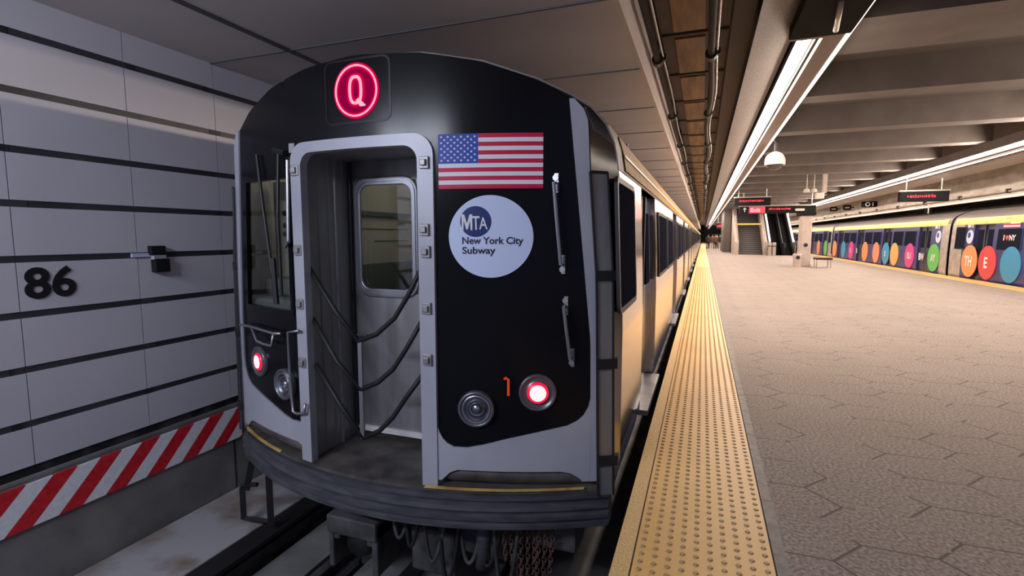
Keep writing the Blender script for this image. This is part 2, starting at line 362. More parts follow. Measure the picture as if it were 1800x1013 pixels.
def build_pit():
    mb = MB(); mb.box((-4.2, Y0S, -1.7), (-.30, Y1S, -1.42)); struct(mb.build('floor_track_bed', M['concrete']))
    mb = MB()
    mb.box((-3.22, Y0S, -1.42), (-2.84, Y1S, -1.20)); mb.box((-2.5, Y0S, -1.42), (-2.16, Y1S, -1.22)); mb.box((-1.8, Y0S, -1.42), (-1.42, Y1S, -1.22)); mb.box((-1.1, Y0S, -1.42), (-.6, Y1S, -1.24))
    struct(mb.build('trim_track_slab', M['concrete']))
    mb = MB(); mb.box((-4.2, Y0S, -1.42), (-3.45, Y1S, -1.0)); struct(mb.build('trim_bench_walk', M['ledge'], bevel=.012))
    mb = MB(); mb.box((8.88, Y0S, -1.7), (12.6, Y1S, -1.42)); struct(mb.build('floor_far_track_bed', M['concrete']))
    def rail(x, label, grp):
        m = MB()
        pr = [(-.065, 0), (.065, 0), (.065, .012), (.012, .03), (.012, .11), (.036, .12), (.036, .15), (-.036, .15), (-.036, .12), (-.012, .11), (-.012, .03), (-.065, .012)]
        m.prism(pr, lambda a, b, d: (x + a, d, -1.30 + b), Y0S, Y1S)
        tag(m.build('running_rail', M['under']), label, 'rail', grp)
    rail(-2.71, 'steel running rail under the train on the wall side', None)
    rail(-1.27, 'steel running rail under the train on the platform side', None)
    m = MB()
    for k in range(60):
        y = .4 + .6 * k; m.box((-2.9, y, -1.34), (-2.52, y + .25, -1.29)); m.box((-1.46, y, -1.34), (-1.08, y + .25, -1.29))
    struct(m.build('trim_rail_plates', M['under']))
    t = thing('third_rail', 'black third rail with cover board beside the concrete bench walk', 'third rail', (-3.33, 0, -1.42))
    m = MB(); m.box((-3.42, Y0S, -1.02), (-3.22, 60, -.985)); m.build('cover_board', M['iron'], t, bevel=.005)
    m = MB(); m.box((-3.36, Y0S, -1.2), (-3.28, 60, -1.09)); m.build('conductor', M['under'], t, bevel=.005)
    for k in range(6):
        m = MB(); y = .8 + 2.4 * k; m.box((-3.43, y, -1.42), (-3.40, y + .08, -1.0)); m.box((-3.43, y, -1.42), (-3.26, y + .08, -1.2)); m.build('bracket', M['iron'], t)
build_pit()
def build_platform():
    mb = MB(); mb.box((-.12, Y0S, -1.6), (8.39, Y1S, -.17)); struct(mb.build('wall_platform_edge', M['concrete']))
    mb = MB(); mb.box((-.33, Y0S, -.17), (8.6, Y1S, -.02)); struct(mb.build('trim_platform_slab', M['concrete']))
    mb = MB(); mb.box((.405, Y0S, -.02), (7.87, Y1S, 0)); struct(mb.build('floor', M['floor']))
    # near strip
    for side, x0, s in (('near', -.33, 1), ('far', 8.6, -1)):
        X = lambda a: x0 + s * a
        lab = ('long yellow tactile strip along the near platform edge beside the silver train' if side == 'near' else 'yellow tactile strip along the far platform edge by the navy blue train')
        t = thing('tactile_strip', lab, 'tactile paving', (X(.35), 0, 0))
        m = MB(); y = Y0S
        m.box((X(0), Y0S, -.02), (X(.078), Y1S, 0)); 
        m.build('edge_band', M['edge'], t)
        m = MB(); m.box((X(.086), Y0S, -.02), (X(.675), Y1S, -.001)); m.build('tactile_field', M['tact'], t)
        m = MB(); m.box((X(.078), Y0S, -.02), (X(.086), Y1S, -.008)); m.box((X(.675), Y0S, -.02), (X(.68), Y1S, -.008)); m.build('groove', M['slab_dark'], t)
        if side == 'near':
            m = MB(); n = 8
            for j in range(int((26 - 1.2) / .0598)):
                yy = 1.2 + .0598 * j; nn = n if yy < 8 else 5
                for i in range(10):
                    xx = X(.086) + .0298 + .0589 * i * 1.0
                    if s < 0: xx = X(.086) - .0298 - .0589 * i
                    vs = [(xx + .0135 * math.cos(2 * math.pi * k / nn), yy + .0135 * math.sin(2 * math.pi * k / nn), -.001) for k in range(nn)] + [(xx + .009 * math.cos(2 * math.pi * k / nn), yy + .009 * math.sin(2 * math.pi * k / nn), .0045) for k in range(nn)]
                    m.add(vs, [(k, (k + 1) % nn, nn + (k + 1) % nn, nn + k) for k in range(nn)] + [tuple(range(nn, 2 * nn))])
            m.build('dome_rows', M['domem'], t, fixn=False)
        m = MB(); y = Y0S
        k = 0
        while y < 60:
            m.box((X(.682), y + .003, -.02), (X(.735), y + .997, 0)); y += 1.0
        o = m.build('trim_border_' + side, M['curb']); struct(o)
build_platform()

# ------------------------------------------------------------------ ceilings
def build_ceiling():
    mb = MB(); mb.box((-4.45, Y0S, 3.0), (-.60, Y1S, 3.3), 0)
    struct(mb.build('ceiling_near_track', [M['slab']]))
    mb = MB()
    for k in range(1, 40):
        y = 3.50 + 1.5 * (k - 1) if k > 0 else 0
        mb.box((-4.2, y - .008, 2.992), (-.6, y + .008, 3.001))
    mb.box((-3.32, Y0S, 2.99), (-3.27, 30, 3.001))
    struct(mb.build('trim_ceiling_joints', M['slab_dark']))
    mb = MB(); mb.box((-.60, Y0S, 2.985), (-.57, Y1S, 3.45)); struct(mb.build('trim_near_fascia', M['lip_f']))
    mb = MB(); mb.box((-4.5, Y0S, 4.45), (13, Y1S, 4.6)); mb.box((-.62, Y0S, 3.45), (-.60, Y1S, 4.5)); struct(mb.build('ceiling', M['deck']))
    # recess soffit with a row of tan strips
    mb = MB(); mb.box((-.57, Y0S, 3.9), (.42, Y1S, 3.98)); struct(mb.build('ceiling_recess', M['beam']))
    mb = MB(); y = Y0S
    while y < 80: mb.box((-.41, y + .12, 3.86), (-.06, y + 1.5, 3.9)); y += 1.62
    struct(mb.build('trim_tan_strips', M['tan_strip']))
    mb = MB(); y = Y0S
    while y < 80: mb.box((-.56, y + .0, 3.87), (.42, y + .07, 3.9)); y += 1.62
    struct(mb.build('trim_recess_ribs', M['deck']))
    mb = MB(); mb.box((.20, Y0S, 3.62), (.40, Y1S, 3.9)); struct(mb.build('trim_dark_channel', M['deck']))
    # far side
    mb = MB(); mb.box((8.90, Y0S, 3.0), (13, Y1S, 3.2)); struct(mb.build('ceiling_far_track', M['slab']))
    mb = MB(); mb.box((8.87, Y0S, 2.72), (8.92, Y1S, 4.45)); struct(mb.build('trim_far_fascia', M['fascia']))
    mb = MB(); mb.box((8.84, Y0S, 2.66), (8.93, Y1S, 2.725)); struct(mb.build('trim_far_fascia_lip', M['lip']))
M['lip_f'] = nmix(mat('pale_fascia', (.7, .62, .58), .6), 4, (.62, .55, .51), (.74, .66, .62), stretch=(1, .3, 1))
build_ceiling()
def build_beams():
    b0 = None
    ends = [8.28, 11.0, 14.3, 17.4] + [20.4 + 3.0 * k for k in range(42)]
    for i, y in enumerate(ends):
        w = 1.25 if i == 0 else .5
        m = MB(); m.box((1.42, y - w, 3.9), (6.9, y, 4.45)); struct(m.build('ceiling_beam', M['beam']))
    for y in (-1.0, 3.5, 6.1):
        m = MB(); m.box((1.42, y - .5, 3.9), (6.9, y, 4.45)); struct(m.build('ceiling_beam', M['beam']))
build_beams()
def conduit(x, z, amp, label, name):
    t = thing(name, label, 'conduit', (x, 0, z))
    m = MB(); pts = []; y = Y0S
    while y < 70: pts.append((x + amp * math.sin((y - 5.4) * 1.2) * min(1, max(0, (y - 5.4) / 2)) * (1 if y < 22 else .3), y, z)); y += .35
    m.tube(pts, .032, 10); m.build('pipe', M['darkpipe'], t, smooth=True)
    y = 5.62
    for k in range(22):
        px = x + amp * math.sin((y - 5.4) * 1.2) * min(1, max(0, (y - 5.4) / 2)) * (1 if y < 22 else .3)
        m = MB(); m.tube([(px, y - .05, z), (px, y + .05, z)], .058, 12); m.box((px - .012, y - .02, z), (px + .012, y + .02, z + (.3 if x < -.3 else .55))); m.box((px + .05, y - .03, z - .01), (px + .085, y + .03, z + .05))
        m.build('clamp', M['clamp'], t); y += 2.62
    # companion thin cable
    m = MB(); m.tube([(px2 + .055 if False else p[0] + .052, p[1], p[2] + .02) for p in pts for px2 in (0,)], .012, 6); m.build('cable', M['conduit'], t, smooth=True)
conduit(-.50, 3.25, .012, 'grey conduit with black clamps running just beside the near ceiling edge', 'ceiling_conduit')
conduit(.01, 3.25, .03, 'wavy grey conduit with black clamps under the tan ceiling strips', 'ceiling_conduit')

def add_area(name, loc, rot, sx, sy, watts, col, parent):
    l = bpy.data.lights.new(name, 'AREA'); l.shape = 'RECTANGLE'; l.size = sx; l.size_y = sy; l.energy = watts; l.color = col
    o = bpy.data.objects.new(name, l); COL.objects.link(o); o.parent = parent; o.location = Vector(loc) - worldloc(parent); o.rotation_euler = rot; return o
def fixture(mirror):
    X = (lambda a: a) if not mirror else (lambda a: 8.27 - a)
    ystart = 6.45 if not mirror else 8.0
    lab = 'long fluorescent light trough with glowing tubes over the near platform edge' if not mirror else 'long fluorescent light trough above the far platform edge by the navy train'
    t = thing('light_trough', lab, 'light fixture', (X(.9), 0, 3.58))
    def zx(pts, y0, y1, mats, name):
        m = MB(); m.prism([(X(a), b) for a, b in pts], lambda a, b, d: (a, d, b), y0, y1); return m.build(name, mats, t)
    zx([(.40, 3.40), (.83, 3.60), (.83, 3.615), (.40, 3.42)], Y0S, 149.9, M['perf'], 'reflector_panel')
    zx([(.84, 3.66), (1.16, 3.66), (1.16, 3.9), (.84, 3.9)], Y0S, 149.9, M['darkbox'], 'housing')
    zx([(.885, 3.635), (1.055, 3.635), (1.055, 3.66), (.885, 3.66)], ystart, 149.9, M['lip'], 'tube_tray')
    zx([(.85, 3.575), (.88, 3.575), (.88, 3.66), (.85, 3.66)], Y0S, 149.9, M['darkbox'], 'side_channel')
    zx([(1.135, 3.58), (1.335, 3.58), (1.335, 3.60), (1.135, 3.60)], Y0S, 149.9, M['brownpanel'], 'lower_panel')
    zx([(1.062, 3.57), (1.095, 3.57), (1.095, 3.66), (1.062, 3.66)], ystart, 149.9, M['clamp'], 'black_divider')
    zx([(1.10, 3.585), (1.133, 3.585), (1.133, 3.60), (1.10, 3.60)], ystart, 149.9, M['lens'], 'narrow_lens')
    zx([(1.335, 3.575), (1.385, 3.575), (1.395, 3.66), (1.335, 3.66)], Y0S if mirror else 4.0, 149.9, M['lens'], 'edge_lens')
    zx([(1.16, 3.66), (1.42, 3.66), (1.42, 3.9), (1.16, 3.9)], Y0S, 149.9, M['beam'], 'upper_case')
    y = ystart
    while y < 100:
        m = MB()
        for a in (.915, 1.02): m.tube([(X(a), y + .03, 3.605), (X(a), y + 2.37, 3.605)], .02, 8)
        m.build('tube_pair', M['tube'], t); y += 2.4
    # the lamps' own light
    y = ystart; seg = 12.0
    while y < 110:
        s = 12.0 if y < 60 else 25
        add_area('tube_light', (X(.97), y + s / 2, 3.575), (0, 0, 0), .15, s, LIGHT_W * s, WARM, t)
        add_area('edge_light', (X(1.40), y + s / 2, 3.62), (0, math.radians(-55 if not mirror else 80), 0), .07 if not mirror else .22, s, LIGHT_W * s * (.35 if not mirror else 1.8), WARM, t)
        y += s
    return t
fixture(False); fixture(True)
def junction_box():
    t = thing('junction_box', 'black box housing hanging from the near light trough at its first tubes', 'ceiling box', (1.03, 5.1, 3.5))
    m = MB(); m.box((.75, 3.9, 3.45), (1.30, 6.1, 3.575)); m.build('case', M['darkbox'], t, bevel=.01)
    m = MB(); m.tube([(1.02, 5.2, 3.43), (1.10, 5.75, 3.38)], .025, 10); m.build('latch_bar', M['conduit'], t, smooth=True)
    m = MB(); m.box((1.29, 3.6, 3.555), (1.385, 5.3, 3.572)); m.build('end_lens', M['lens'], t)
    m = MB(); m.box((.80, 6.1, 3.54), (1.3, 6.42, 3.575)); m.build('end_plate', M['brownpanel'], t)
junction_box()
def dome_camera():
    c = Vector((1.44, 12.9, 3.12)); R = .21
    t = thing('dome_camera', 'white globe security camera hanging from the near light trough', 'security camera', (c.x, c.y, 3.5))
    m = MB(); m.lathe(c, (0, 0, 1), [(R * math.cos(a), R * math.sin(a)) for a in [math.radians(v) for v in range(-18, 91, 9)]], 24); m.build('housing', M['domewhite'], t, smooth=True)
    m = MB(); m.lathe(c, (0, 0, 1), [(R * .86 * math.cos(a), R * .95 * math.sin(a)) for a in [math.radians(v) for v in range(-90, -9, 10)]], 24); m.build('lens_dome', M['smoke'], t, smooth=True)
    m = MB(); m.lathe(c + Vector((0, 0, -.06)), (0, 0, 1), [(R * .88, -.02), (R * 1.0, -.02), (R * 1.0, .02), (R * .88, .02)], 24); m.build('trim_ring', M['domewhite'], t)
    m = MB(); m.tube([(c.x, c.y, c.z + R - .02), (c.x, c.y, 3.50), (c.x - .06, c.y, 3.565)], .03, 8); m.build('bracket_arm', M['clamp'], t)
dome_camera()

def tunnel_lamp():
    for x, lb in ((-3.55, 'cool fluorescent lamp on the track ceiling behind the viewer, wall side'), (-2.35, 'cool fluorescent lamp on the track ceiling behind the viewer, platform side')):
        t = thing('tunnel_lamp', lb, 'light fixture', (x, -1.6, 3.0))
        m = MB(); m.box((x - .6, -1.75, 2.93), (x + .6, -1.5, 3.0)); m.build('case', M['darkbox'], t)
        m = MB(); m.tube([(x - .57, -1.6, 2.90), (x + .57, -1.6, 2.90)], .02, 8); m.build('tube', M['tube'], t)
        add_area('lamp_light', (x, -1.58, 2.87), (math.radians(60), 0, 0), 1.1, .12, COOL_W, COOL, t)
tunnel_lamp()

# ------------------------------------------------------------------ subway cars
XC = -1.99
PROF = [(1.50, -.15), (1.54, .0), (1.54, .9), (1.522, 1.4), (1.50, 1.85), (1.475, 2.0), (1.44, 2.10), (1.36, 2.195), (1.25, 2.265), (1.07, 2.352), (.77, 2.455), (.42, 2.52), (0, 2.546)]
SIDE = [(z, u) for u, z in PROF[:9]]
def side_u(z): return interp(SIDE, z)
DOORS = [2.3, 6.95, 11.6, 16.25]; CARL = 18.45
def car_common(t, x0, y0, vis, mats, plain_front=True, cab_at_far_end=False, reverse=False):
    """one car; x0 centre line, y0 its near end, vis = +1/-1 the side seen from the platform. offsets run from the cab end"""
    def oy(o): return (y0 + CARL - o) if reverse else (y0 + o)
    a, b = (y0, y0 + CARL)
    if not plain_front: a = 3.13
    # roof and hidden side
    m = MB(); pr = [(u, z) for u, z in PROF[4:]]; full = [(u, z) for u, z in pr] + [(-u, z) for u, z in reversed(pr[:-1])]
    def ystart(u):
        if plain_front: return a
        return 2.66 + .17 * min(abs(u), 1.43) ** 2 + .03 if abs(u) < 1.45 else a
    vs = []; 
    for u, z in full: vs += [(x0 + u, ystart(u), z), (x0 + u, b, z)]
    fs = [(2 * i, 2 * i + 1, 2 * i + 3, 2 * i + 2) for i in range(len(full) - 1)]
    m.add(vs, fs); m.build('roof', mats['roof'], t, smooth=True, solid=.01)
    m = MB(); u0 = [(u, z) for u, z in PROF[:5]]
    vs = []
    for u, z in u0: vs += [(x0 - vis * u, a, z), (x0 - vis * u, b, z)]
    m.add(vs, [(2 * i, 2 * i + 1, 2 * i + 3, 2 * i + 2) for i in range(len(u0) - 1)])
    m.build('side_panel', mats['side'], t, solid=.01)
    m = MB(); m.box((x0 - 1.48, a + .05, -.16), (x0 + 1.48, b, -.12)); m.box((x0 - 1.45, b - .04, -.12), (x0 + 1.45, b - .02, 2.1))
    if plain_front: m.box((x0 - 1.45, a + .02, -.12), (x0 + 1.45, a + .04, 2.1))
    m.build('underfloor', M['under'], t)
    # visible side: panels between the doorways
    dl = sorted(oy(o) for o in DOORS); hw = .64; spans = []; c = a
    for d in dl: spans.append((c, d - hw)); c = d + hw
    spans.append((c, b)); zr = [-.15, 0, .45, .9, 1.15, 1.4, 1.62, 1.85]
    m = MB()
    for s0, s1 in spans:
        m.patch([s0, s1], lambda q: -.15, lambda q: 1.85, 8, lambda y, z: (x0 + vis * side_u(z), y, z))
        for ye in (s0, s1):   # jamb returns
            if ye in (a, b): continue
            vs = []
            for z in (-.02, .9, 1.85): vs += [(x0 + vis * side_u(z), ye, z), (x0 + vis * (side_u(z) - .08), ye, z)]
            m.add(vs, [(0, 1, 3, 2), (2, 3, 5, 4)])
    for d in dl: m.patch([d - hw, d + hw], lambda q: -.15, lambda q: -.02, 1, lambda y, z: (x0 + vis * side_u(z), y, z))
    m.build('side_wall', mats['side'], t)
    # roof-edge band and line: reflection on the shoulder painted as coloured strips
    m = MB(); m.patch([a + .25, b - .15], lambda q: 1.87, lambda q: 2.09, 4, lambda y, z: (x0 + vis * (side_u(z) + .012), y, z)); m.build('yellow_sheen_band', mats['band'], t, solid=.006)
    if mats.get('line'):
        m = MB(); m.patch([a + .25, b - .15], lambda q: 1.955, lambda q: 1.975, 1, lambda y, z: (x0 + vis * (side_u(z) + .02), y, z)); m.build('white_sheen_line', M['flag_white'], t, solid=.004)
    # doors
    for d in dl:
        dt = MB()
        for s in (-1, 1):
            lo_, hi_ = (d - hw, d - .012) if s < 0 else (d + .012, d + hw)
            dt.patch([lo_, hi_], lambda q: -.02, lambda q: 1.86, 3, lambda y, z: (x0 + vis * (side_u(z) - .075), y, z))
        do = dt.build('passenger_door', mats['door'], t, solid=.02)
        for s in (-1, 1):
            c0 = d + s * .33
            w = MB(); w.patch([c0 - .17, c0 + .17], lambda q: .98, lambda q: 1.68, 2, lambda y, z: (x0 + vis * (side_u(z) - .06), y, z)); w.build('door_window', M['darkglass'], do, solid=.008)
        g = MB(); g.box((x0 + vis * 1.45, d - .02, 0), (x0 + vis * 1.475, d + .02, 1.82)); g.build('door_seal', M['iron'], do)
        g = MB(); g.box((x0 + vis * 1.44, d - hw + .02, -.07), (x0 + vis * 1.60, d + hw - .02, -.025)); g.build('threshold_plate', M['steel_dull'], t)
    # windows
    ws = [(.33, 1.12, .99, 1.80, 'cab_window')]
    for d0, d1 in zip(DOORS, DOORS[1:]):
        mid = (d0 + d1) / 2; ws += [(mid - 1.45, mid - .08, 1.0, 1.72, 'side_window'), (mid + .08, mid + 1.45, 1.0, 1.72, 'side_window')]
    ws.append((17.15, 17.95, 1.0, 1.72, 'side_window'))
    for o0, o1, z0, z1, nm in ws:
        if nm == 'cab_window' and mats.get('nocab'): continue
        ya, yb = sorted((oy(o0), oy(o1)))
        f = MB(); f.ring(rrect(ya, yb, z0, z1, .06, 4), rrect(ya + .035, yb - .035, z0 + .035, z1 - .035, .04, 4), lambda p, q, d: (x0 + vis * (side_u(q) + d), p, q), -.005, .016)
        fo = f.build(nm, M['iron'] if nm == 'cab_window' else mats['frame'], t)
        g = MB(); g.prism(rrect(ya + .03, yb - .03, z0 + .03, z1 - .03, .04, 4), lambda p, q, d: (x0 + vis * (side_u(q) + d), p, q), 0, .012); g.build('pane', M['darkglass'], fo)
    # undercar gear
    for k, (o, l, h) in enumerate([(1.1, 2.2, .62), (4.4, 1.5, .7), (6.3, 2.6, .6), (9.4, 1.4, .7), (11.2, 2.0, .6), (14.3, 2.4, .65)]):
        ya, yb = sorted((oy(o), oy(o + l)))
        e = MB(); e.box((x0 - 1.25, ya, -.16 - h), (x0 + 1.25, yb, -.16)); e.build('equipment_box', M['under'], t, bevel=.02)
    return oy
steelmats = dict(roof=M['roofsteel'], side=M['steel'], door=M['steel'], frame=M['iron'], line=True, band=M['gold_sheen_near'])
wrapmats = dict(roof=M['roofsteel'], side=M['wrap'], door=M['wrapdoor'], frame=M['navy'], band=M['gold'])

# ---- the leading car
def Yf(x): return 2.66 + .17 * (x - XC) ** 2
def S(u, z, d=0): return (XC + u, Yf(XC + u) - d, z)          # point on the curved front, d = stand-off towards the camera
def SX(x, z, d=0): return (x, Yf(x) - d, z)
ZR = [(0, 2.536), (.42, 2.508), (.77, 2.442), (1.07, 2.335), (1.25, 2.222), (1.4, 2.13)]
UE = [(.30, 1.392), (.474, 1.39), (.825, 1.385), (1.503, 1.322), (2.213, 1.255), (2.4, 1.24)]     # outer edge of the black mask
UC = [(-.05, 1.435), (0, 1.432), (1.0, 1.412), (1.235, 1.405), (1.831, 1.362), (2.06, 1.352), (2.13, 1.345), (2.19, 1.318), (2.235, 1.27)]
LO = [(.48, .34), (.492, .30), (.51, .245), (.53, .208), (.56, .178), (.60, .158), (.68, .158), (.77, .178), (.93, .225), (1.12, .272), (1.26, .306), (1.315, .335), (1.35, .37), (1.375, .42), (1.387, .48), (1.392, .54)]
def build_lead_car():
    t = thing('subway_car', 'silver subway car with black curved front, American flag and red Q sign', 'subway car', (XC, 2.6, -1.15), None)
    car_common(t, XC, 2.66, 1, steelmats, plain_front=False)
    us = sorted(set([p[0] for p in LO] + lin(.49, 1.39, 18)))
    def warp(u, z, ui):                      # keeps the inner edge, leans the outer edge inwards towards the roof
        return ui + (u - ui) * (interp(UE, z) - ui) / (1.39 - ui)
    # black mask
    m = MB(); ui = .48
    m.patch([u for u in us if u >= .48], lambda u: interp(LO, u), lambda u: interp(ZR, warp(u, 2.25, ui)), 22, lambda u, z: S(warp(u, z, ui), z))
    m.patch(lin(-.56, .48, 16), lambda u: 2.0, lambda u: interp(ZR, abs(u)), 6, lambda u, z: S(u, z))
    L = lambda u, z: S(-warp(u, z, .56), z)
    usl = [u for u in us if u >= .56]
    win0, win1, wz0, wz1 = .625, 1.29, .915, 1.865
    inn = [.56, .58, .60, win0]; mid = lin(win0, win1, 12); out = [u for u in us if u > win1]; out = [win1] + out
    m.patch(inn, lambda u: interp(LO, u), lambda u: interp(ZR, warp(u, 2.25, .56)), 20, L)
    m.patch(out, lambda u: interp(LO, u), lambda u: interp(ZR, warp(u, 2.25, .56)), 20, L)
    m.patch(mid, lambda u: interp(LO, u), lambda u: wz0, 10, L)
    m.patch(mid, lambda u: wz1, lambda u: interp(ZR, warp(u, 2.25, .56)), 8, L)
    m.build('black_mask', M['black'], t, smooth=True, solid=.02)
    # cab window
    f = MB(); nb = 10
    ring_o = [(u, wz0) for u in lin(win0, win1, nb)] + [(win1, z) for z in lin(wz0, wz1, nb)[1:]] + [(u, wz1) for u in lin(win1, win0, nb)[1:]] + [(win0, z) for z in lin(wz1, wz0, nb)[1:-1]]
    cu, cz = (win0 + win1) / 2, (wz0 + wz1) / 2
    ring_i = [(cu + (u - cu) * .92, cz + (z - cz) * .95) for u, z in ring_o]
    f.ring([(cu + (u - cu) * 1.03, cz + (z - cz) * 1.02) for u, z in ring_o], ring_i, lambda u, z, d: S(-warp(u, z, .56), z, d), -.03, .016)
    fo = f.build('windscreen_frame', M['black'], t)
    g = MB(); g.patch(mid, lambda u: wz0, lambda u: wz1, 6, lambda u, z: S(-warp(u, z, .56), z, .0)); g.build('pane', M['glass'], fo, smooth=True)
    # silver apron, both sides
    def zb(u): return interp([(.40, -.06), (.52, -.055), (.545, -.03), (.575, .0), (.62, .018), (1.22, .022), (1.28, .01), (1.325, -.02), (1.345, -.045), (1.44, -.045)], u)
    for s, ui, nm in ((1, .405, 'front_apron'), (-1, .475, 'front_apron')):
        m = MB(); ua = [ui] + [u for u in sorted(set([p[0] for p in LO] + [.50, .52, .545, .575, .60, .62, 1.22, 1.28, 1.3, 1.325, 1.345] + lin(.65, 1.25, 10))) if u > ui and u <= 1.39]
        m.patch(ua, zb, lambda u: interp(LO, u) + .004, 6, lambda u, z: S(s * u, z, .012))
        m.patch([0, .5, 1], lambda q: -.045, lambda q: 2.23, 40, lambda q, z: S(s * (max(interp(UE, z) - .004, 1.385 if z < .54 else 0) + q * (interp(UC, z) - interp(UE, z) + .004)), z, .012))
        ao = m.build(nm, M['silver'], t, smooth=False, solid=.02)
        # recessed lip behind the cut-out
        m = MB(); m.patch(lin(.54, 1.36, 12), lambda u: -.075, lambda u: .03, 3, lambda u, z: S(s * u, z, -.03 - .04 * math.sin((z + .075) / .105 * math.pi) * -1)); m.build('recessed_lip', M['grime'], t, smooth=True)
        # corner post with folded gate
        m = MB(); m.patch([0, .5, 1], lambda q: -.14, lambda q: 2.19, 30, lambda q, z: (XC + s * (interp(UC, z) + q * (side_u(z) - interp(UC, z))), 3.008 + q * .135 - (1.43 - interp(UC, z)) * .4 * (1 - q), z)); m.build('corner_post', M['steel'], t, smooth=True, solid=.015)
        def G(q, z, d): return (XC + s * (interp(UC, z) + .008 + q * .085), 3.0 + q * .05 - (1.43 - interp(UC, z)) * .42 * (1 - q) - d, z)
        gm = MB(); gm.patch([0, 1], lambda q: -.13, lambda q: 1.82, 10, lambda q, z: G(q, z, .02)); go = gm.build('safety_gate', M['vest'], t, solid=.012)
        e = MB()
        e.tube([G(0, z, .035) for z in lin(-.13, 1.82, 10)], .008, 6); e.tube([G(1, z, .03) for z in lin(-.13, 1.82, 10)], .008, 6); e.tube([G(0, 1.82, .035), G(1, 1.82, .03)], .009, 6)
        e.build('gate_frame', M['iron'], go)
        for z in (1.22, .69, .09):
            h = MB(); p = Vector(G(.0, z, .05)); q = Vector(G(1.3, z, .04)); 
            h.add([p + Vector((0, 0, -.03)), q + Vector((0, 0, -.03)), q + Vector((0, 0, .03)), p + Vector((0, 0, .03)), p + Vector((0, .05, -.03)), q + Vector((0, .05, -.03)), q + Vector((0, .05, .03)), p + Vector((0, .05, .03))],
                                                                   [(0, 1, 2, 3), (7, 6, 5, 4), (0, 4, 5, 1), (1, 5, 6, 2), (2, 6, 7, 3), (3, 7, 4, 0)])
            h.build('hinge', M['iron'], go)
    # doorway frame
    XL, XR, IL, IR = -2.56, -1.49, -2.462, -1.588
    m = MB(); m.ring(rrect(XL, XR, -.099, 2.052, .125, 8, True), rrect(IL, IR, -.100, 1.985, .09, 8, True), lambda a, b, d: SX(a, b, d), -.03, .032, 0, .06)
    m.build('doorway_frame', M['silver'], t)
    for x, z in ((-1.54, 1.88), (-1.545, 1.49), (-1.54, 1.36), (-1.54, 1.02), (-1.54, .705), (-2.51, 1.88), (-2.51, 1.36), (-2.51, 1.0), (-2.51, .60)):
        h = MB(); h.box((x - .03, Yf(x) - .045, z - .035), (x + .03, Yf(x) - .025, z + .035)); h.box((x - .018, Yf(x) - .062, z - .018), (x + .018, Yf(x) - .04, z + .018))
        h.build('frame_bracket', M['vest'], t, bevel=.004)
    # vestibule
    m = MB(); yb = 3.26
    m.box((-2.58, 2.72, -.1), (-2.50, yb, 2.06)); m.box((-1.56, 2.72, -.1), (-1.48, yb, 2.06)); m.box((-2.58, 2.70, 2.0), (-1.48, yb, 2.06))
    for k, (yy, rr) in enumerate(((2.86, .006), (2.97, .008), (3.04, .016), (3.12, .006))): m.tube([(-2.50, yy, -.1), (-2.50, yy, 2.0)], rr, 8); m.tube([(-1.56, yy, -.1), (-1.56, yy, 2.0)], rr, 8)
    m.build('vestibule_lining', M['vest'], t)
    d = MB(); d.box((-2.50, 3.215, -.02), (-2.44, 3.26, 2.0)); d.box((-1.93, 3.215, -.02), (-1.56, 3.26, 2.0)); d.box((-2.44, 3.215, -.02), (-1.93, 3.26, 1.03)); d.box((-2.44, 3.215, 1.86), (-1.93, 3.26, 2.0))
    do = d.build('end_door', M['vest'], t)
    f = MB(); f.ring(rrect(-2.46, -1.915, 1.0, 1.885, .12, 6), rrect(-2.405, -1.965, 1.06, 1.825, .08, 6), lambda a, b, q: (a, 3.215 - q, b), 0, .022); f.build('window_frame', M['steel_dull'], do, bevel=.006)
    f = MB(); f.ring(rrect(-2.445, -1.93, 1.015, 1.87, .11, 6), rrect(-2.425, -1.95, 1.035, 1.85, .1, 6), lambda a, b, q: (a, 3.215 - q, b), .02, .03); f.build('window_bead', M['steel_dull'], do)
    g = MB(); g.box((-2.44, 3.225, 1.03), (-1.93, 3.230, 1.86)); g.build('window_pane', M['glass'], do)
    h = MB(); h.tube([(-2.47, 3.19, .70), (-2.36, 3.18, .70)], .012, 8); h.build('door_handle', M['steel_dull'], do)
    h = MB(); h.box((-2.50, 3.20, -.055), (-1.56, 3.24, -.02)); h.box((-2.44, 3.19, -.03), (-1.56, 3.215, -.012)); h.build('door_sill', M['lip'], t)
    h = MB(); h.tube([(-2.485, 3.19, -.05), (-2.485, 3.19, 2.0)], .012, 8); h.build('door_gasket', M['iron'], t)
    # interior seen through the glass
    m = MB(); m.box((-2.75, 4.3, -.1), (-.6, 4.33, 2.2)); m.box((-2.75, 3.27, 2.15), (-.6, 4.3, 2.17)); m.box((-2.60, 3.27, -.1), (-2.57, 4.3, 2.15)); m.box((-2.575, 4.16, 1.2), (-2.55, 4.24, 2.1)); m.build('saloon_lining', M['cream'], t)
    m = MB(); m.box((-2.5, 4.26, 1.62), (-1.2, 4.30, 1.64)); m.box((-2.5, 4.26, 1.28), (-1.2, 4.30, 1.288)); m.box((-1.96, 4.25, .9), (-1.93, 4.3, 2.1)); m.box((-2.5, 4.2, 1.66), (-1.2, 4.3, 1.70)); m.box((-2.575, 3.36, 1.62), (-2.54, 4.12, 1.655)); m.box((-2.575, 3.36, 1.51), (-2.564, 4.12, 1.517)); m.box((-2.575, 3.6, 1.41), (-2.564, 4.12, 1.416)); m.box((-2.575, 3.95, 1.55), (-2.56, 4.05, 1.575)); m.box((-2.575, 3.27, 1.20), (-2.55, 4.3, 1.225)); m.build('saloon_trim', M['cabgrey'], t)
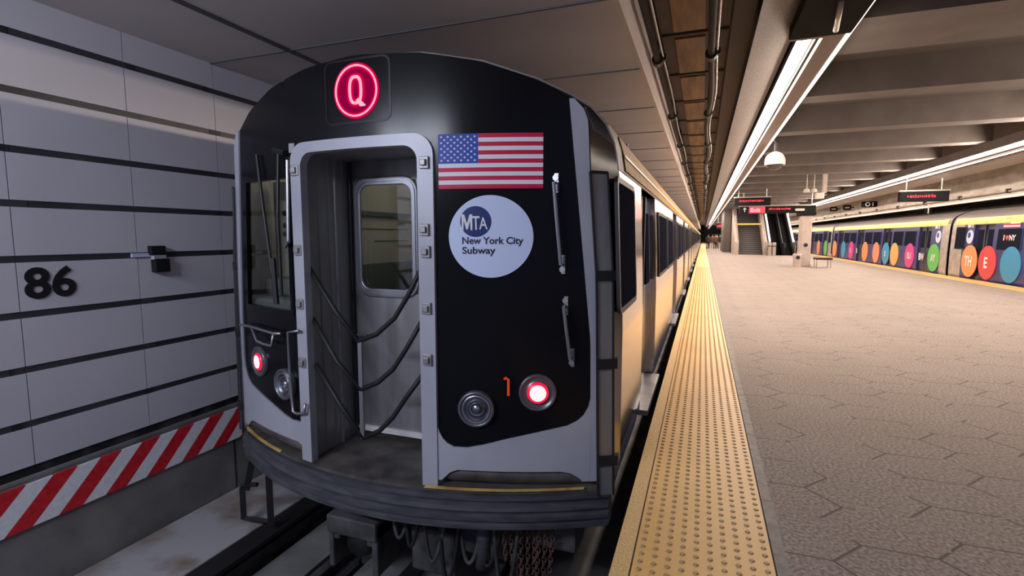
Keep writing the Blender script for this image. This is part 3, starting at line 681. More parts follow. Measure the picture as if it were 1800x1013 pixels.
    m = MB(); m.box((-2.5, 3.9, .2), (-1.2, 4.28, 1.10)); m.box((-2.568, 3.28, .0), (-2.545, 4.28, 1.2)); m.build('saloon_partition', M['cabgrey'], t)
    m = MB(); m.box((-2.3, 3.5, 2.12), (-1.3, 3.9, 2.145)); m.build('saloon_lamp', M['cablamp'], t)
    m = MB(); m.box((-3.40, 3.95, -.1), (-2.6, 3.98, 2.2)); m.box((-3.44, 3.05, -.1), (-3.42, 3.98, 2.1)); m.box((-3.4, 3.0, 2.1), (-2.6, 3.95, 2.12)); m.build('cab_lining', M['cream'], t)
    m = MB(); m.box((-3.36, 2.98, .6), (-2.64, 3.35, .98)); m.box((-3.28, 3.1, .98), (-2.8, 3.4, 1.12)); m.build('cab_console', M['cabgrey'], t, bevel=.03)
    m = MB(); m.box((-3.34, 3.30, .8), (-3.10, 3.36, 1.9)); m.build('cab_cabinet', M['cream'], t, bevel=.01)
    m = MB()
    for zz in (1.47, 1.54, 1.64):
        for xx in (-3.22, -3.15): m.lathe((xx, 3.3, zz), (0, -1, 0), [(.0, .01), (.022, .01), (.022, 0)], 10)
    m.build('cab_gauges', M['iron'], t)
    m = MB(); m.box((-3.2, 3.3, 2.07), (-2.8, 3.6, 2.09)); m.build('cab_lamp', M['cablamp'], t)
    # wipers
    m = MB(); m.tube([S(-.96, 2.02, .03), S(-.88, 1.67, .05), S(-.80, 1.2, .05)], .012, 8); m.tube([S(-.80, 1.3, .04), S(-.78, .98, .04)], .02, 6); m.build('wiper', M['iron'], t)
    m = MB(); m.tube([S(-.69, 2.0, .03), S(-.69, 1.6, .06), S(-.70, 1.05, .05)], .011, 8); m.tube([S(-.74, 2.03, .03), S(-.62, 2.0, .03)], .02, 6); m.build('wiper', M['iron'], t)
    m = MB(); m.tube([S(-.585, 1.95, .04), S(-.60, 1.42, .05)], .011, 8); m.tube([S(-.60, 1.42, .05), S(-.66, 1.38, .03)], .014, 6); m.build('grab_bar', M['steel_dull'], t)
    # grab handles right
    for p0, p1 in (((1.182, 1.758), (1.223, 1.287)), ((1.241, 1.043), (1.279, .729))):
        m = MB(); m.tube([S(p0[0], p0[1], .0), S(p0[0], p0[1], .055), S((p0[0] + p1[0]) / 2, (p0[1] + p1[1]) / 2, .06), S(p1[0], p1[1], .055), S(p1[0], p1[1], 0)], .011, 8)
        for p in (p0, p1):
            for w in (-.03, .03): m.tube([S(p[0], p[1] + w, .0), S(p[0], p[1] + w, .02)], .018, 10)
            m.box((XC + p[0] - .016, Yf(XC + p[0]) - .014, p[1] - .055), (XC + p[0] + .016, Yf(XC + p[0]) + .005, p[1] + .055))
        m.build('grab_bar', M['steel_dull'], t)
    # lamps
    def nrm(u): d = .34 * u; v = Vector((d, -1, 0)); return v.normalized()
    for s in (1, -1):
        c = Vector(S(s * .737, .412, .01)); n = nrm(s * .737) * 1.0; n = Vector((-(-.34 * s * .737), -1, 0)).normalized()
        b = MB(); b.lathe(c, n, [(.112, -.01), (.112, .030), (.104, .038), (.094, .036), (.090, .022)], 32); ho = b.build('headlight', M['ring_grey'], t, smooth=True)
        b = MB(); b.lathe(c, n, [(.090, .022), (.084, .034), (.077, .030), (.075, .022)], 32); b.build('inner_ring', M['chrome'], ho, smooth=True)
        b = MB(); b.lathe(c, n, [(.078, .026), (.066, .016), (.05, .008), (.03, .004), (.0, .003)], 28); b.build('reflector', M['bowl'], ho, smooth=True)
        b = MB(); b.lathe(c, n, [(.060, .012), (.056, .022), (.050, .020), (.048, .008)], 28); b.lathe(c, n, [(.040, .006), (.037, .016), (.032, .014), (.031, .004)], 28); b.build('reflector_ring', M['ring_grey'], ho, smooth=True)
        b = MB(); b.lathe(c, n, [(.022, .004), (.030, .012), (.022, .024), (.0, .028)], 16); b.build('bulb', M['chrome'], ho, smooth=True)
        b = MB(); b.lathe(c, n, [(.08, .032), (.05, .040), (0, .043)], 28); b.build('lens', M['clear'], ho, smooth=True)
        c = Vector(S(s * 1.09, .518, .01)); n = Vector((.34 * s * 1.09, -1, 0)).normalized()
        b = MB(); b.lathe(c, n, [(.114, -.01), (.114, .018), (.106, .026), (.096, .018), (.088, .010), (.074, .012), (.066, .018)], 32); to = b.build('tail_light', M['ring_grey'], t, smooth=True)
        b = MB(); b.lathe(c, n, [(.068, .012), (.064, .026), (.05, .030)], 28); b.build('red_rim', M['redring'], to, smooth=True)
        b = MB(); b.lathe(c, n, [(.052, .029), (.03, .034), (0, .036)], 24); b.build('red_lens', M['redglow'], to, smooth=True)
    m = MB(); p = S(.925, .55, 0); m.tube([S(.905, .60, .02), S(.915, .61, .035), S(.93, .60, .03), S(.93, .50, .03)], .008, 6); m.build('orange_lever', M['orange_r'], t)
    # Q sign
    cx, cz = -1.995, 2.326
    b = MB(); b.ring(rrect(-2.235, -1.755, 2.135, 2.518, .05, 6), rrect(-2.222, -1.768, 2.148, 2.505, .04, 6), lambda a, z, d: SX(a, z, d), 0, .0125, 0, .06); so = b.build('route_sign', M['signbox'], t)
    def circ(r, n=40, c=(cx, cz)): return [(c[0] + r * math.cos(2 * math.pi * k / n), c[1] + r * math.sin(2 * math.pi * k / n)) for k in range(n)]
    def flat(name, poly_o, poly_i, mt, d0, d1):
        q = MB()
        if poly_i: q.ring(poly_o, poly_i, lambda a, z, d: SX(a, z, d), d0, d1)
        else: q.prism(poly_o, lambda a, z, d: SX(a, z, d), d0, d1)
        q.build(name, mt, so)
    flat('crimson_fill', circ(.133), None, M['qfill'], 0, .014)
    flat('ring_glow', circ(.164), circ(.130), M['qhalo'], 0, .016)
    flat('lit_ring', circ(.153), circ(.142), M['qpink'], .01, .019)
    def stad(w, h, n=20): return [(cx + w * math.copysign(abs(math.cos(a)) ** .75, math.cos(a)), cz + .004 + h * math.copysign(abs(math.sin(a)) ** .75, math.sin(a))) for a in [2 * math.pi * k / n for k in range(n)]]
    flat('letter_glow', stad(.066, .100), stad(.018, .055), M['qhalo'], .0, .017)
    q = MB(); q.ring(stad(.050, .086), stad(.032, .068), lambda a, z, d: SX(a, z, d), .01, .020)
    q.prism([(cx + .002, cz - .055), (cx + .022, cz - .045), (cx + .066, cz - .086), (cx + .066, cz - .094), (cx + .03, cz - .094)], lambda a, z, d: SX(a, z, d), .01, .020); q.build('letter_q', M['qpink'], so)
    # flag
    m = MB(); x0, x1, z0, z1 = -1.466, -.876, 1.728, 2.041; h = (z1 - z0) / 13; xc_ = x0 + (x1 - x0) * .395
    for i in range(13):
        zt = z1 - h * i; a = xc_ if i < 7 else x0; m.patch(lin(a, x1, 8), lambda u: zt - h, lambda u: zt, 1, lambda x, z: SX(x, z, .0135), 0 if i % 2 == 0 else 1)
    m.patch(lin(x0, xc_, 5), lambda u: z1 - 7 * h, lambda u: z1, 1, lambda x, z: SX(x, z, .0135), 2)
    cw, ch = (xc_ - x0), 7 * h
    for r in range(9):
        for c in range(6 if r % 2 == 0 else 5):
            px = x0 + cw * ((2 * c + 1 + (r % 2)) / 12); pz = z1 - ch * ((r + 1) / 10); R = .0088
            pts = [(px + (R if k % 2 == 0 else R * .42) * math.sin(math.pi * k / 5), pz + (R if k % 2 == 0 else R * .42) * math.cos(math.pi * k / 5)) for k in range(10)]
            k0 = len(m.v); m.add([SX(px, pz, .0155)] + [SX(a, b, .0155) for a, b in pts], [(0, 1 + k, 1 + (k + 1) % 10) for k in range(10)], 1)
    m.build('american_flag', [M['flag_red'], M['flag_white'], M['flag_blue']], t, fixn=False)
    # round decal
    dx, dz, R = -1.168, 1.449, .241
    m = MB(); us_ = lin(-R, R, 24)
    m.patch([R * math.sin(a) for a in lin(-math.pi / 2 + .001, math.pi / 2 - .001, 36)], lambda u: dz - math.sqrt(max(0, R * R - u * u)), lambda u: dz + math.sqrt(max(0, R * R - u * u)), 4, lambda u, z: SX(dx + u, z, .0135))
    dec = m.build('round_decal', M['disc'], t, fixn=False)
    m = MB(); r = .090; mx, mz = -1.250, 1.537
    n = 40; pts = [(r * math.cos(2 * math.pi * k / n), r * math.sin(2 * math.pi * k / n)) for k in range(n)]
    m.add([SX(mx, mz, .0145)] + [SX(mx + a, mz + b, .0145) for a, b in pts], [(0, 1 + k, 1 + (k + 1) % n) for k in range(n)]); m.build('emblem_disc', M['navy'], dec, fixn=False)
    m = MB()
    def sk(a, b): return (a, b)
    MP = [(0, 0), (.16, 0), (.2, .62), (.42, .05), (.58, .05), (.8, .62), (.84, 0), (1, 0), (1, 1), (.74, 1), (.5, .42), (.26, 1), (0, 1)]
    m.add([SX(mx - .081 + .062 * a - .0, mz - .050 + .092 * b, .0158) for a, b in MP], [tuple(range(13))])
    for ch_, a0, w_, h_, b0 in (('T', -.020, .044, .080, -.048), ('A', .020, .048, .070, -.045)):
        text_mb(m, ch_, h_, lambda a, b, d: SX(mx + a0 + a + .10 * (b - .03) * -1 * .35, mz + b0 + b, .0158), bold=.010, width=w_)
    m.build('emblem_letters', M['flag_white'], dec, fixn=False)
    m = MB(); text_mb(m, 'New York City', .055, lambda a, b, d: SX(-1.329 + a, 1.393 + b, .0150), bold=.026, width=.348)
    text_mb(m, 'Subway', .055, lambda a, b, d: SX(-1.329 + a, 1.335 + b, .0150), bold=.026, width=.192); m.build('lettering', M['ink'], dec, fixn=False)
    # bumper / anticlimber
    def Yb(u): return 2.575 + .195 * u * u
    ub = lin(-1.50, 1.50, 40)
    prof = [(.12, -.115), (0, -.115), (0, -.15), (.018, -.16), (.018, -.175), (0, -.185), (-.006, -.215), (.014, -.225), (.014, -.24), (-.004, -.25), (-.002, -.28), (.018, -.29), (.018, -.302), (.004, -.31), (.004, -.335), (.12, -.335)]
    m = MB(); vs = []
    for u in ub: vs += [(XC + u, Yb(u) + a, z) for a, z in prof]
    k = len(prof); fs = [(i * k + j, (i + 1) * k + j, (i + 1) * k + (j + 1) % k, i * k + (j + 1) % k) for i in range(len(ub) - 1) for j in range(k)] + [tuple(range(k)), tuple(40 * k + j for j in range(k))[::-1]]
    m.add(vs, fs); m.build('bumper', M['rubber'], t)
    m = MB(); m.patch(lin(-1.48, 1.48, 30), lambda u: 0, lambda u: 1, 1, lambda u, q: (XC + u, Yb(u) + .03 + q * (3.24 - Yb(u)) if abs(u) < .5 else Yb(u) + .03 + q * .22, -.105)); m.build('deck_plate', M['grime'], t, solid=.02)
    for a, b in ((.43, 1.36), (-1.42, -.80), ):
        m = MB(); m.patch(lin(a, b, 14), lambda u: 0, lambda u: 1, 1, lambda u, q: (XC + u, Yb(u) + .012 + q * .024, -.090)); m.build('yellow_line', M['yellow'], t, solid=.006)
    # cables and hoses on the left
    c1 = [(-3.33, 2.905, .771), (-3.12, 2.817, .784), (-2.8, 2.711, .774), (-2.709, 2.688, .782)]
    c2 = [(-3.11, 2.813, .776), (-3.04, 2.788, .689), (-2.94, 2.753, .68), (-2.831, 2.72, .681), (-2.8, 2.712, .765)]
    c3 = [(-2.505, 2.645, .824), (-2.624, 2.668, .802), (-2.624, 2.668, .509), (-2.615, 2.666, .345), (-2.608, 2.665, .25), (-2.569, 2.657, .24), (-2.49, 2.643, .259), (-2.474, 2.64, .327)]
    for c in (c1, c2, c3): m = MB(); m.tube([(x, y - .0, z) for x, y, z in c], .010, 8); m.build('guard_rod', M['steel_dull'], t, smooth=True)
    # safety chains
    for pts in ([(-2.489, 1.243), (-2.28, .955), (-2.104, .764)], [(-2.104, .764), (-1.96, .82), (-1.82, .935), (-1.72, 1.08), (-1.60, 1.289)],
                [(-2.472, .894), (-2.28, .61), (-2.093, .438)], [(-2.093, .438), (-1.96, .50), (-1.84, .60), (-1.74, .74), (-1.61, .945)],
                [(-2.463, .579), (-2.25, .29), (-2.085, .107)], [(-2.082, .107), (-1.96, .17), (-1.85, .28), (-1.75, .42), (-1.61, .60)]):
        m = MB(); m.tube([(x, 2.74 + .0 * i, z) for i, (x, z) in enumerate(pts)], .0165, 8); m.build('safety_chain', M['iron'], t, smooth=True)
    m = MB(); m.box((-2.105, 2.73, .10), (-2.075, 2.745, .78)); m.build('chain_strap', M['steel_dull'], t)
    # sill step at the left corner
    m = MB()
    def bar(p, q, w=.03): m.tube([p, q], w, 4)
    bar((-3.57, 3.05, -.66), (-3.57, 3.05, -.93)); bar((-3.57, 3.05, -.93), (-3.28, 3.05, -.90), .022); bar((-3.27, 3.05, -.36), (-3.27, 3.05, -.92), .035); bar((-3.52, 3.05, -.66), (-3.42, 3.05, -.33), .035); bar((-3.57, 3.05, -.64), (-3.4, 3.05, -.6), .02)
    m.build('sill_step', M['iron'], t)
    # coupler, hoses, wheels
    m = MB(); m.box((-2.55, 2.9, -1.02), (-2.51, 3.5, -.66)); m.box((-2.17, 2.9, -1.02), (-2.12, 3.5, -.62)); m.box((-2.55, 2.88, -.74), (-2.12, 3.5, -.60)); m.box((-2.5, 3.3, -1.05), (-2.15, 3.5, -.7)); m.box((-2.51, 2.91, -.80), (-2.46, 3.0, -.74)); m.box((-2.22, 2.91, -.80), (-2.17, 3.0, -.74)); m.build('coupler_carrier', M['under'], t, bevel=.012)
    m = MB(); m.lathe((-2.36, 2.98, -.86), (0, 1, 0), [(.0, 0), (.09, 0), (.12, .05), (.12, .3)], 20); m.build('coupler_head', M['iron'], t, smooth=True)
    m = MB(); m.box((-1.9, 3.0, -.95), (-1.55, 3.5, -.62)); m.box((-1.55, 3.1, -.8), (-1.2, 3.4, -.5)); m.box((-2.1, 3.05, -.6), (-.7, 3.3, -.42)); m.build('electric_coupler', M['under'], t, bevel=.02)
    for k in range(7):
        x = -2.0 + k * .13; w = random.uniform(.12, .2); dp = random.uniform(.22, .5); yy = 2.92 + random.uniform(-.03, .06)
        m = MB(); m.tube([(x + w * q, yy - .04 * math.sin(math.pi * q), -.38 - dp * math.sin(math.pi * q) ** .8) for q in lin(0, 1, 14)], .014, 8); m.build('brake_hose', M['iron'] if k % 2 else M['under'], t, smooth=True)
    for k in range(9):
        x = -1.16 + k * .042; m = MB(); z = -.36; zb_ = random.uniform(-1.0, -.62); xo = (x + 1.0) * -.3
        j = 0
        while z > zb_:
            cx_ = x + xo * (z + .36) / -.6; cy_ = 2.93 + .02 * (k % 3)
            ring_ = [(cx_ + (.014 * math.cos(a) if j % 2 else 0), cy_ + (0 if j % 2 else .014 * math.cos(a)), z + .024 * math.sin(a)) for a in lin(0, 2 * math.pi, 8)]
            m.tube(ring_, .005, 5, cap=False); z -= .036; j += 1
        m.build('hanging_chain', M['rust'], t)
    m = MB(); m.tube([(-1.30, 2.95, -.36), (-1.30, 2.93, -.75)], .05, 12); m.build('air_cylinder', M['rubber'], t, smooth=True)
    for x in (-2.71, -1.27):
        for y in (4.3, 6.4):
            m = MB(); m.lathe((x - .07, y, -.73), (1, 0, 0), [(0, 0), (.42, 0), (.42, .13), (.45, .13), (.45, .15), (0, .15)], 28); m.build('wheel', M['under'], t, smooth=False)
    m = MB(); m.box((-2.95, 3.6, -.9), (-2.8, 7.1, -.55)); m.box((-1.18, 3.6, -.9), (-1.02, 7.1, -.55)); m.build('truck_frame', M['under'], t, bevel=.03)
    return t
build_lead_car()
def silver_following():
    t = thing('subway_car', 'silver subway car coupled directly behind the leading car', 'subway car', (XC, 21.3, -1.15))
    car_common(t, XC, 21.3, 1, steelmats)
    labs = ['third silver subway car in the train beside the near platform edge', 'fourth silver subway car in the train beside the near platform edge', 'fifth silver subway car in the train beside the near platform edge', 'sixth silver subway car far down the near platform edge']
    for k, lb in enumerate(labs):
        c = copy_tree(t); c.location = (XC, 21.3 + 18.65 * (k + 1), -1.15); c['label'] = lb
silver_following()

# ---- far train in navy wrap
XF = 10.24; SF = 8.70
def wrap_disc(t, y, mt, z=.60, r=.55):
    m = MB(); n = 40
    m.prism([(y + r * math.cos(2 * math.pi * k / n), z + r * math.sin(2 * math.pi * k / n)) for k in range(n)], lambda a, b, d: (XF - side_u(b) - d, a, b), .002, .020); return m.build('coloured_disc', M[mt], t)
def wrap_text(t, y, z, h, txt, w=None, name='lettering', mt='wtext', par=None):
    m = MB(); text_mb(m, txt, h, lambda a, b, d: (XF - side_u(z + b) - .026, y - a, z + b), bold=.03, width=w); m.build(name, M[mt], par or t, fixn=False)
def silver_end(t, ya, yb):
    m = MB(); m.patch([ya, yb], lambda q: -.14, lambda q: 2.12, 10, lambda y, z: (XF - side_u(z) - .006, y, z)); m.build('silver_end_panel', M['steel_end'], t, solid=.006)
M['steel_end'] = nmix(mat('pale_end_steel', (.5, .45, .42), .4, .55), 6, (.42, .38, .35), (.6, .54, .5), stretch=(1, 1, 1))
def far_car(y0, label, discs, ends, reverse=False, nocab=False):
    t = thing('subway_car', label, 'subway car', (XF, y0, -1.15))
    car_common(t, XF, y0, -1, dict(wrapmats, nocab=nocab), reverse=reverse)
    for e in ends: silver_end(t, *e)
    for d in discs: wrap_disc(t, *d)
    return t
c1 = far_car(5.25, 'nearest navy wrapped subway car, with blue, red and orange TH discs', [(19.6, 'c_blue'), (20.95, 'c_red'), (22.15, 'c_orange'), (14.5, 'c_green'), (17.2, 'c_mag')], [(22.78, 23.7)], reverse=True)
def extras1(t):
    wrap_text(t, 22.45, .42, .36, 'TH', .52); wrap_text(t, 21.12, .42, .36, 'E', .22)
    # small flag
    m = MB(); y0, z0, w, h = 20.25, 1.70, .9, .32
    for i in range(7): m.patch([y0, y0 - w], lambda q: z0 + h * (6 - i) / 7, lambda q: z0 + h * (7 - i) / 7, 1, lambda y, z: (XF - side_u(z) - .012, y, z), 0 if i % 2 == 0 else 1)
    m.patch([y0, y0 - w * .42], lambda q: z0 + h * .45, lambda q: z0 + h, 1, lambda y, z: (XF - side_u(z) - .016, y, z), 2)
    m.build('small_flag', [M['flag_red'], M['flag_white'], M['flag_blue']], t, fixn=False)
    wrap_text(t, 20.12, 1.33, .17, 'I', .05); wrap_text(t, 19.80, 1.33, .17, 'NY', .34)
    m = MB(); pts = [(16 * math.sin(a) ** 3, 13 * math.cos(a) - 5 * math.cos(2 * a) - 2 * math.cos(3 * a) - math.cos(4 * a)) for a in [2 * math.pi * k / 24 for k in range(24)]]
    m.prism([(19.93 + p / 16 * .09, 1.42 + q / 16 * .09) for p, q in pts], lambda a, b, d: (XF - side_u(b) - d, a, b), .01, .024); m.build('red_heart', M['c_red'], t)
extras1(c1)
def roundel(t, y):
    m = MB(); n = 28; r = .24
    m.prism([(y + r * math.cos(2 * math.pi * k / n), 1.44 + r * math.sin(2 * math.pi * k / n)) for k in range(n)], lambda a, b, d: (XF - side_u(b) - d, a, b), .002, .01); o = m.build('pale_roundel', M['disc'], t)
    m = MB(); r = .10; m.prism([(y + .05 + r * math.cos(2 * math.pi * k / n), 1.50 + r * math.sin(2 * math.pi * k / n)) for k in range(n)], lambda a, b, d: (XF - side_u(b) - d, a, b), .01, .015); m.build('emblem_disc', M['navy'], o)
roundel(c1, 22.3); wrap_text(c1, 22.5, 1.76, .11, '8812', .42, 'car_number')
c2 = far_car(23.9, 'navy wrapped subway car with green AY and magenta SU discs, second of far train',
             [(25.1, 'c_green'), (27.65, 'c_mag'), (29.6, 'c_yel'), (30.85, 'c_blue'), (32.4, 'c_pink'), (34.4, 'c_orange'), (37.3, 'c_mag'), (39.2, 'c_blue'), (41.6, 'c_orange')], [(23.92, 24.55)], nocab=True)
wrap_text(c2, 25.33, .45, .30, 'AY', .46); wrap_text(c2, 26.55, .45, .30, 'BW', .55); wrap_text(c2, 27.9, .45, .30, 'SU', .46); wrap_text(c2, 31.0, .45, .28, 'S', .2); wrap_text(c2, 36.1, .45, .30, 'B', .24); wrap_text(c2, 37.5, .45, .30, 'S', .24)
roundel(c2, 24.85); wrap_text(c2, 25.2, 1.76, .11, '8813', .42, 'car_number')
c3 = far_car(42.6, 'navy wrapped subway car with orange and green discs beyond the column and bench', [(44.5, 'c_green'), (47.0, 'c_pink'), (51, 'c_blue'), (55, 'c_mag'), (59, 'c_orange')], [(42.62, 43.6)])
for k, lb in enumerate(['navy wrapped subway car farther along the far platform edge behind the escalator', 'most distant navy wrapped subway car of the far train']):
    c = copy_tree(c3); c.location = (XF, 42.6 + 18.65 * (k + 1), -1.15); c['label'] = lb

# ------------------------------------------------------------------ platform furniture
def stairs():
    t = thing('staircase', 'grey staircase rising away in the middle of the platform', 'stairs', (3.62, 45, 0))
    m = MB(); n = 26; w0, w1 = 2.72, 4.45
    for k in range(n): m.box((w0, 45 + .29 * k, 0), (w1, 45 + .29 * n, .165 * (k + 1)))
    m.build('steps', M['stair'], t)
    m = MB()
    for k in range(n): m.box((w0, 44.985 + .29 * k, .165 * (k + 1) - .035), (w1, 45.03 + .29 * k, .165 * (k + 1) + .002))
    m.build('step_nosings', M['stairnose'], t)
    for x in (2.42, 4.50):
        m = MB(); m.prism([(44.7, 0), (44.7, 1.05), (45.2, 1.15), (52.6, 5.4), (52.6, 0)], lambda a, b, d: (d, a, b), x, x + .28); m.build('side_wall', M['colm'], t)
        m = MB(); m.tube([(x + .14, 44.5, .0), (x + .14, 44.5, .9), (x + .14, 45.2, 1.3), (x + .14, 52.0, 5.2)], .03, 8); m.build('handrail', M['alum'], t)
    m = MB(); m.box((2.6, 47.6, 2.43), (4.6, 47.75, 2.56)); m.build('yellow_header', M['gold'], t)
    m = MB(); m.box((2.6, 44.6, .0), (4.5, 44.95, .006)); m.build('yellow_threshold', M['tact'], t)
stairs()
def escalator():
    t = thing('escalator', 'dark escalator with lit white balustrades to the right of the stairs', 'escalator', (5.7, 44, 0))
    a = math.tan(math.radians(30)); y0 = 44.2
    def Z(y): return max(0, (y - y0 - .8) * a)
    m = MB()
    for k in range(26): y = y0 + .8 + .4 * k; m.box((5.05, y, 0), (5.75, y + .4, Z(y + .4))); m.box((5.95, y, 0), (6.55, y + .4, Z(y + .4)))
    m.box((5.05, y0 - .3, 0), (6.55, y0 + .8, .02)); m.build('steps', M['darkbox'], t)
    for x, w in ((4.92, .1), (5.80, .1), (6.58, .1)):
        m = MB(); ys = lin(y0 - .2, 55, 20); m.add([(x, y, 0) for y in ys] + [(x, y, Z(y) + .88) for y in ys] + [(x + w, y, 0) for y in ys] + [(x + w, y, Z(y) + .88) for y in ys],
              [(i, i + 1, 22 + i, 21 + i) for i in range(20)] + [(42 + i, 63 + i, 64 + i, 43 + i) for i in range(20)] + [(21 + i, 22 + i, 64 + i, 63 + i) for i in range(20)] + [(0, 21, 63, 42)]); m.build('balustrade', M['alum'] if x != 5.8 else M['darkbox'], t)
        if x != 5.80:
            m = MB(); m.tube([(x + .05, y, Z(y) + .98) for y in lin(y0 + .9, 52, 14)], .075, 8); m.build('lit_balustrade_top', M['whitelit'], t)
        m = MB(); m.tube([(x + .05, y0 - .5, .2), (x + .05, y0 - .62, .6), (x + .05, y0 - .4, .95)] + [(x + .05, y, Z(y) + .93) for y in lin(y0, 53, 10)], .04, 8); m.build('handrail', M['iron'], t)
    for x in (4.75, 5.05):
        b = thing('bollard', 'squat steel bollard in front of the escalator, ' + ('left' if x < 5 else 'right') + ' of the pair', 'bollard', (x, 43.0, 0))
        q = MB(); q.lathe((x, 43.0, 0), (0, 0, 1), [(.13, 0), (.13, .95), (.10, 1.0), (0, 1.02)], 14); q.build('post', M['alum'], b); q = MB(); q.lathe((x, 43.0, .7), (0, 0, 1), [(.134, 0), (.134, .06)], 14); q.build('band', M['iron'], b)
escalator()
def enclosure():
    m = MB(); m.box((1.75, 51, 0), (2.35, 58, 3.9)); struct(m.build('wall_stair_side', M['deck']))
    m = MB(); m.box((2.4, 58, 0), (6.8, 58.3, 3.9)); struct(m.build('wall_stair_end', M['deck']))
enclosure()
def column():
    t = thing('platform_column', 'pale clad rectangular column standing beside the wooden bench', 'column', (4.65, 28.4, 0))
    m = MB(); m.box((4.42, 28, 0), (4.87, 28.8, 2.46)); m.build('shaft', M['colm'], t, bevel=.03)
    m = MB(); m.box((4.38, 27.95, 0), (4.91, 28.85, .12)); m.build('plinth', M['colm'], t, bevel=.01)
    m = MB(); m.lathe((4.64, 27.99, 1.04), (0, -1, 0), [(0, .02), (.09, .02), (.09, 0)], 16); m.build('round_port', M['iron'], t)
    m = MB(); m.box((4.3, 27.9, 2.46), (5.0, 28.9, 2.6)); m.build('capital', M['darkbox'], t)
    t = thing('litter_bin', 'small grey litter bin standing at the foot of the column', 'litter bin', (4.25, 27.6, 0))
    m = MB(); m.lathe((4.25, 27.6, 0), (0, 0, 1), [(.0, 0), (.17, 0), (.2, .55), (.2, .6), (.16, .64)], 16); m.build('barrel', M['colm'], t, smooth=False)
    m = MB(); m.lathe((4.25, 27.6, .64), (0, 0, 1), [(.16, 0), (.12, -.05), (0, -.05)], 16); m.lathe((4.25, 27.41, .46), (0, -1, 0), [(0, .02), (.09, .02), (.09, 0)], 12); m.build('opening', M['iron'], t)
    t = thing('bench', 'low dark wooden bench with metal legs right of the column', 'bench', (5.25, 27.4, 0))
    for i in range(4): m = MB(); m.box((4.93, 27.0 + i * .18, .38), (5.6, 27.14 + i * .18, .47)); m.build('slat', M['wood'], t)
    for x in (4.97, 5.53):
        for y in (27.03, 27.62): m = MB(); m.tube([(x, y, .40), (x, y, 0)], .022, 6); m.build('leg', M['alum'], t)
        m = MB(); m.tube([(x, 27.03, .42), (x, 27.0, .66)], .018, 6); m.build('divider', M['alum'], t)
column()
def led_bars(mb, x0, x1, y, z, h, n):
    x = x0
    while x < x1:
        w = random.uniform(.03, .07); mb.box((x, y - .006, z - h / 2 * random.uniform(.5, 1)), (min(x + w, x1), y, z + h / 2 * random.uniform(.5, 1))); x += w + random.uniform(.015, .04)
def hanging_sign(name, label, x0, x1, y, z0, z1, ceil=3.9, led=None):
    t = thing(name, label, 'sign', ((x0 + x1) / 2, y, z1))
    m = MB(); m.box((x0, y, z0), (x1, y + .22, z1)); m.build('case', M['darkbox'], t, bevel=.01)
    m = MB(); m.box((x0 - .02, y - .02, z1), (x1 + .02, y + .24, z1 + .05)); m.build('top_cover', M['alum'], t)
    for x in (x0 + .2, x1 - .2): m = MB(); m.tube([(x, y + .1, z1), (x, y + .1, ceil)], .02, 6); m.build('hanger', M['alum'], t)
    if led: m = MB(); led_bars(m, led[0], led[1], y, led[2], led[3], 0); m.build('red_display', M['ledred'], t)
    return t
hanging_sign('arrival_sign', 'black hanging sign with red display at the right near the far train', 6.50, 7.93, 22, 2.68, 3.03, 3.57, led=(6.72, 7.55, 2.86, .11))
hanging_sign('arrival_sign', 'black hanging sign with red display above the stairs', 1.5, 3.25, 30, 3.08, 3.5, 4.45, led=(1.75, 2.9, 3.33, .12))
def exit_sign():
    t = hanging_sign('exit_sign', 'long black hanging sign with red exit panel, arrow and red display across the stairs', 1.88, 5.70, 32, 2.74, 3.14, led=(3.4, 4.5, 2.98, .12))
    m = MB(); m.box((2.38, 31.985, 2.76), (3.20, 31.995, 3.12)); p = m.build('exit_panel', M['exit_red'], t)
    m = MB(); text_mb(m, 'Exit', .22, lambda a, b, d: (2.46 + a, 31.98, 2.83 + b), bold=.03, width=.5); m.build('exit_lettering', M['exit_pink'], p, fixn=False)
    m = MB(); m.box((2.14, 31.985, 2.84), (2.18, 31.995, 3.05)); m.prism([(2.06, 2.98), (2.26, 2.98), (2.16, 3.09)], lambda a, b, d: (a, d, b), 31.985, 31.995); m.build('arrow', M['wtext'], t)
    m = MB(); m.box((4.7, 31.98, 2.86), (5.15, 31.995, 2.98)); m.build('pale_panel', M['alum'], t)
exit_sign()
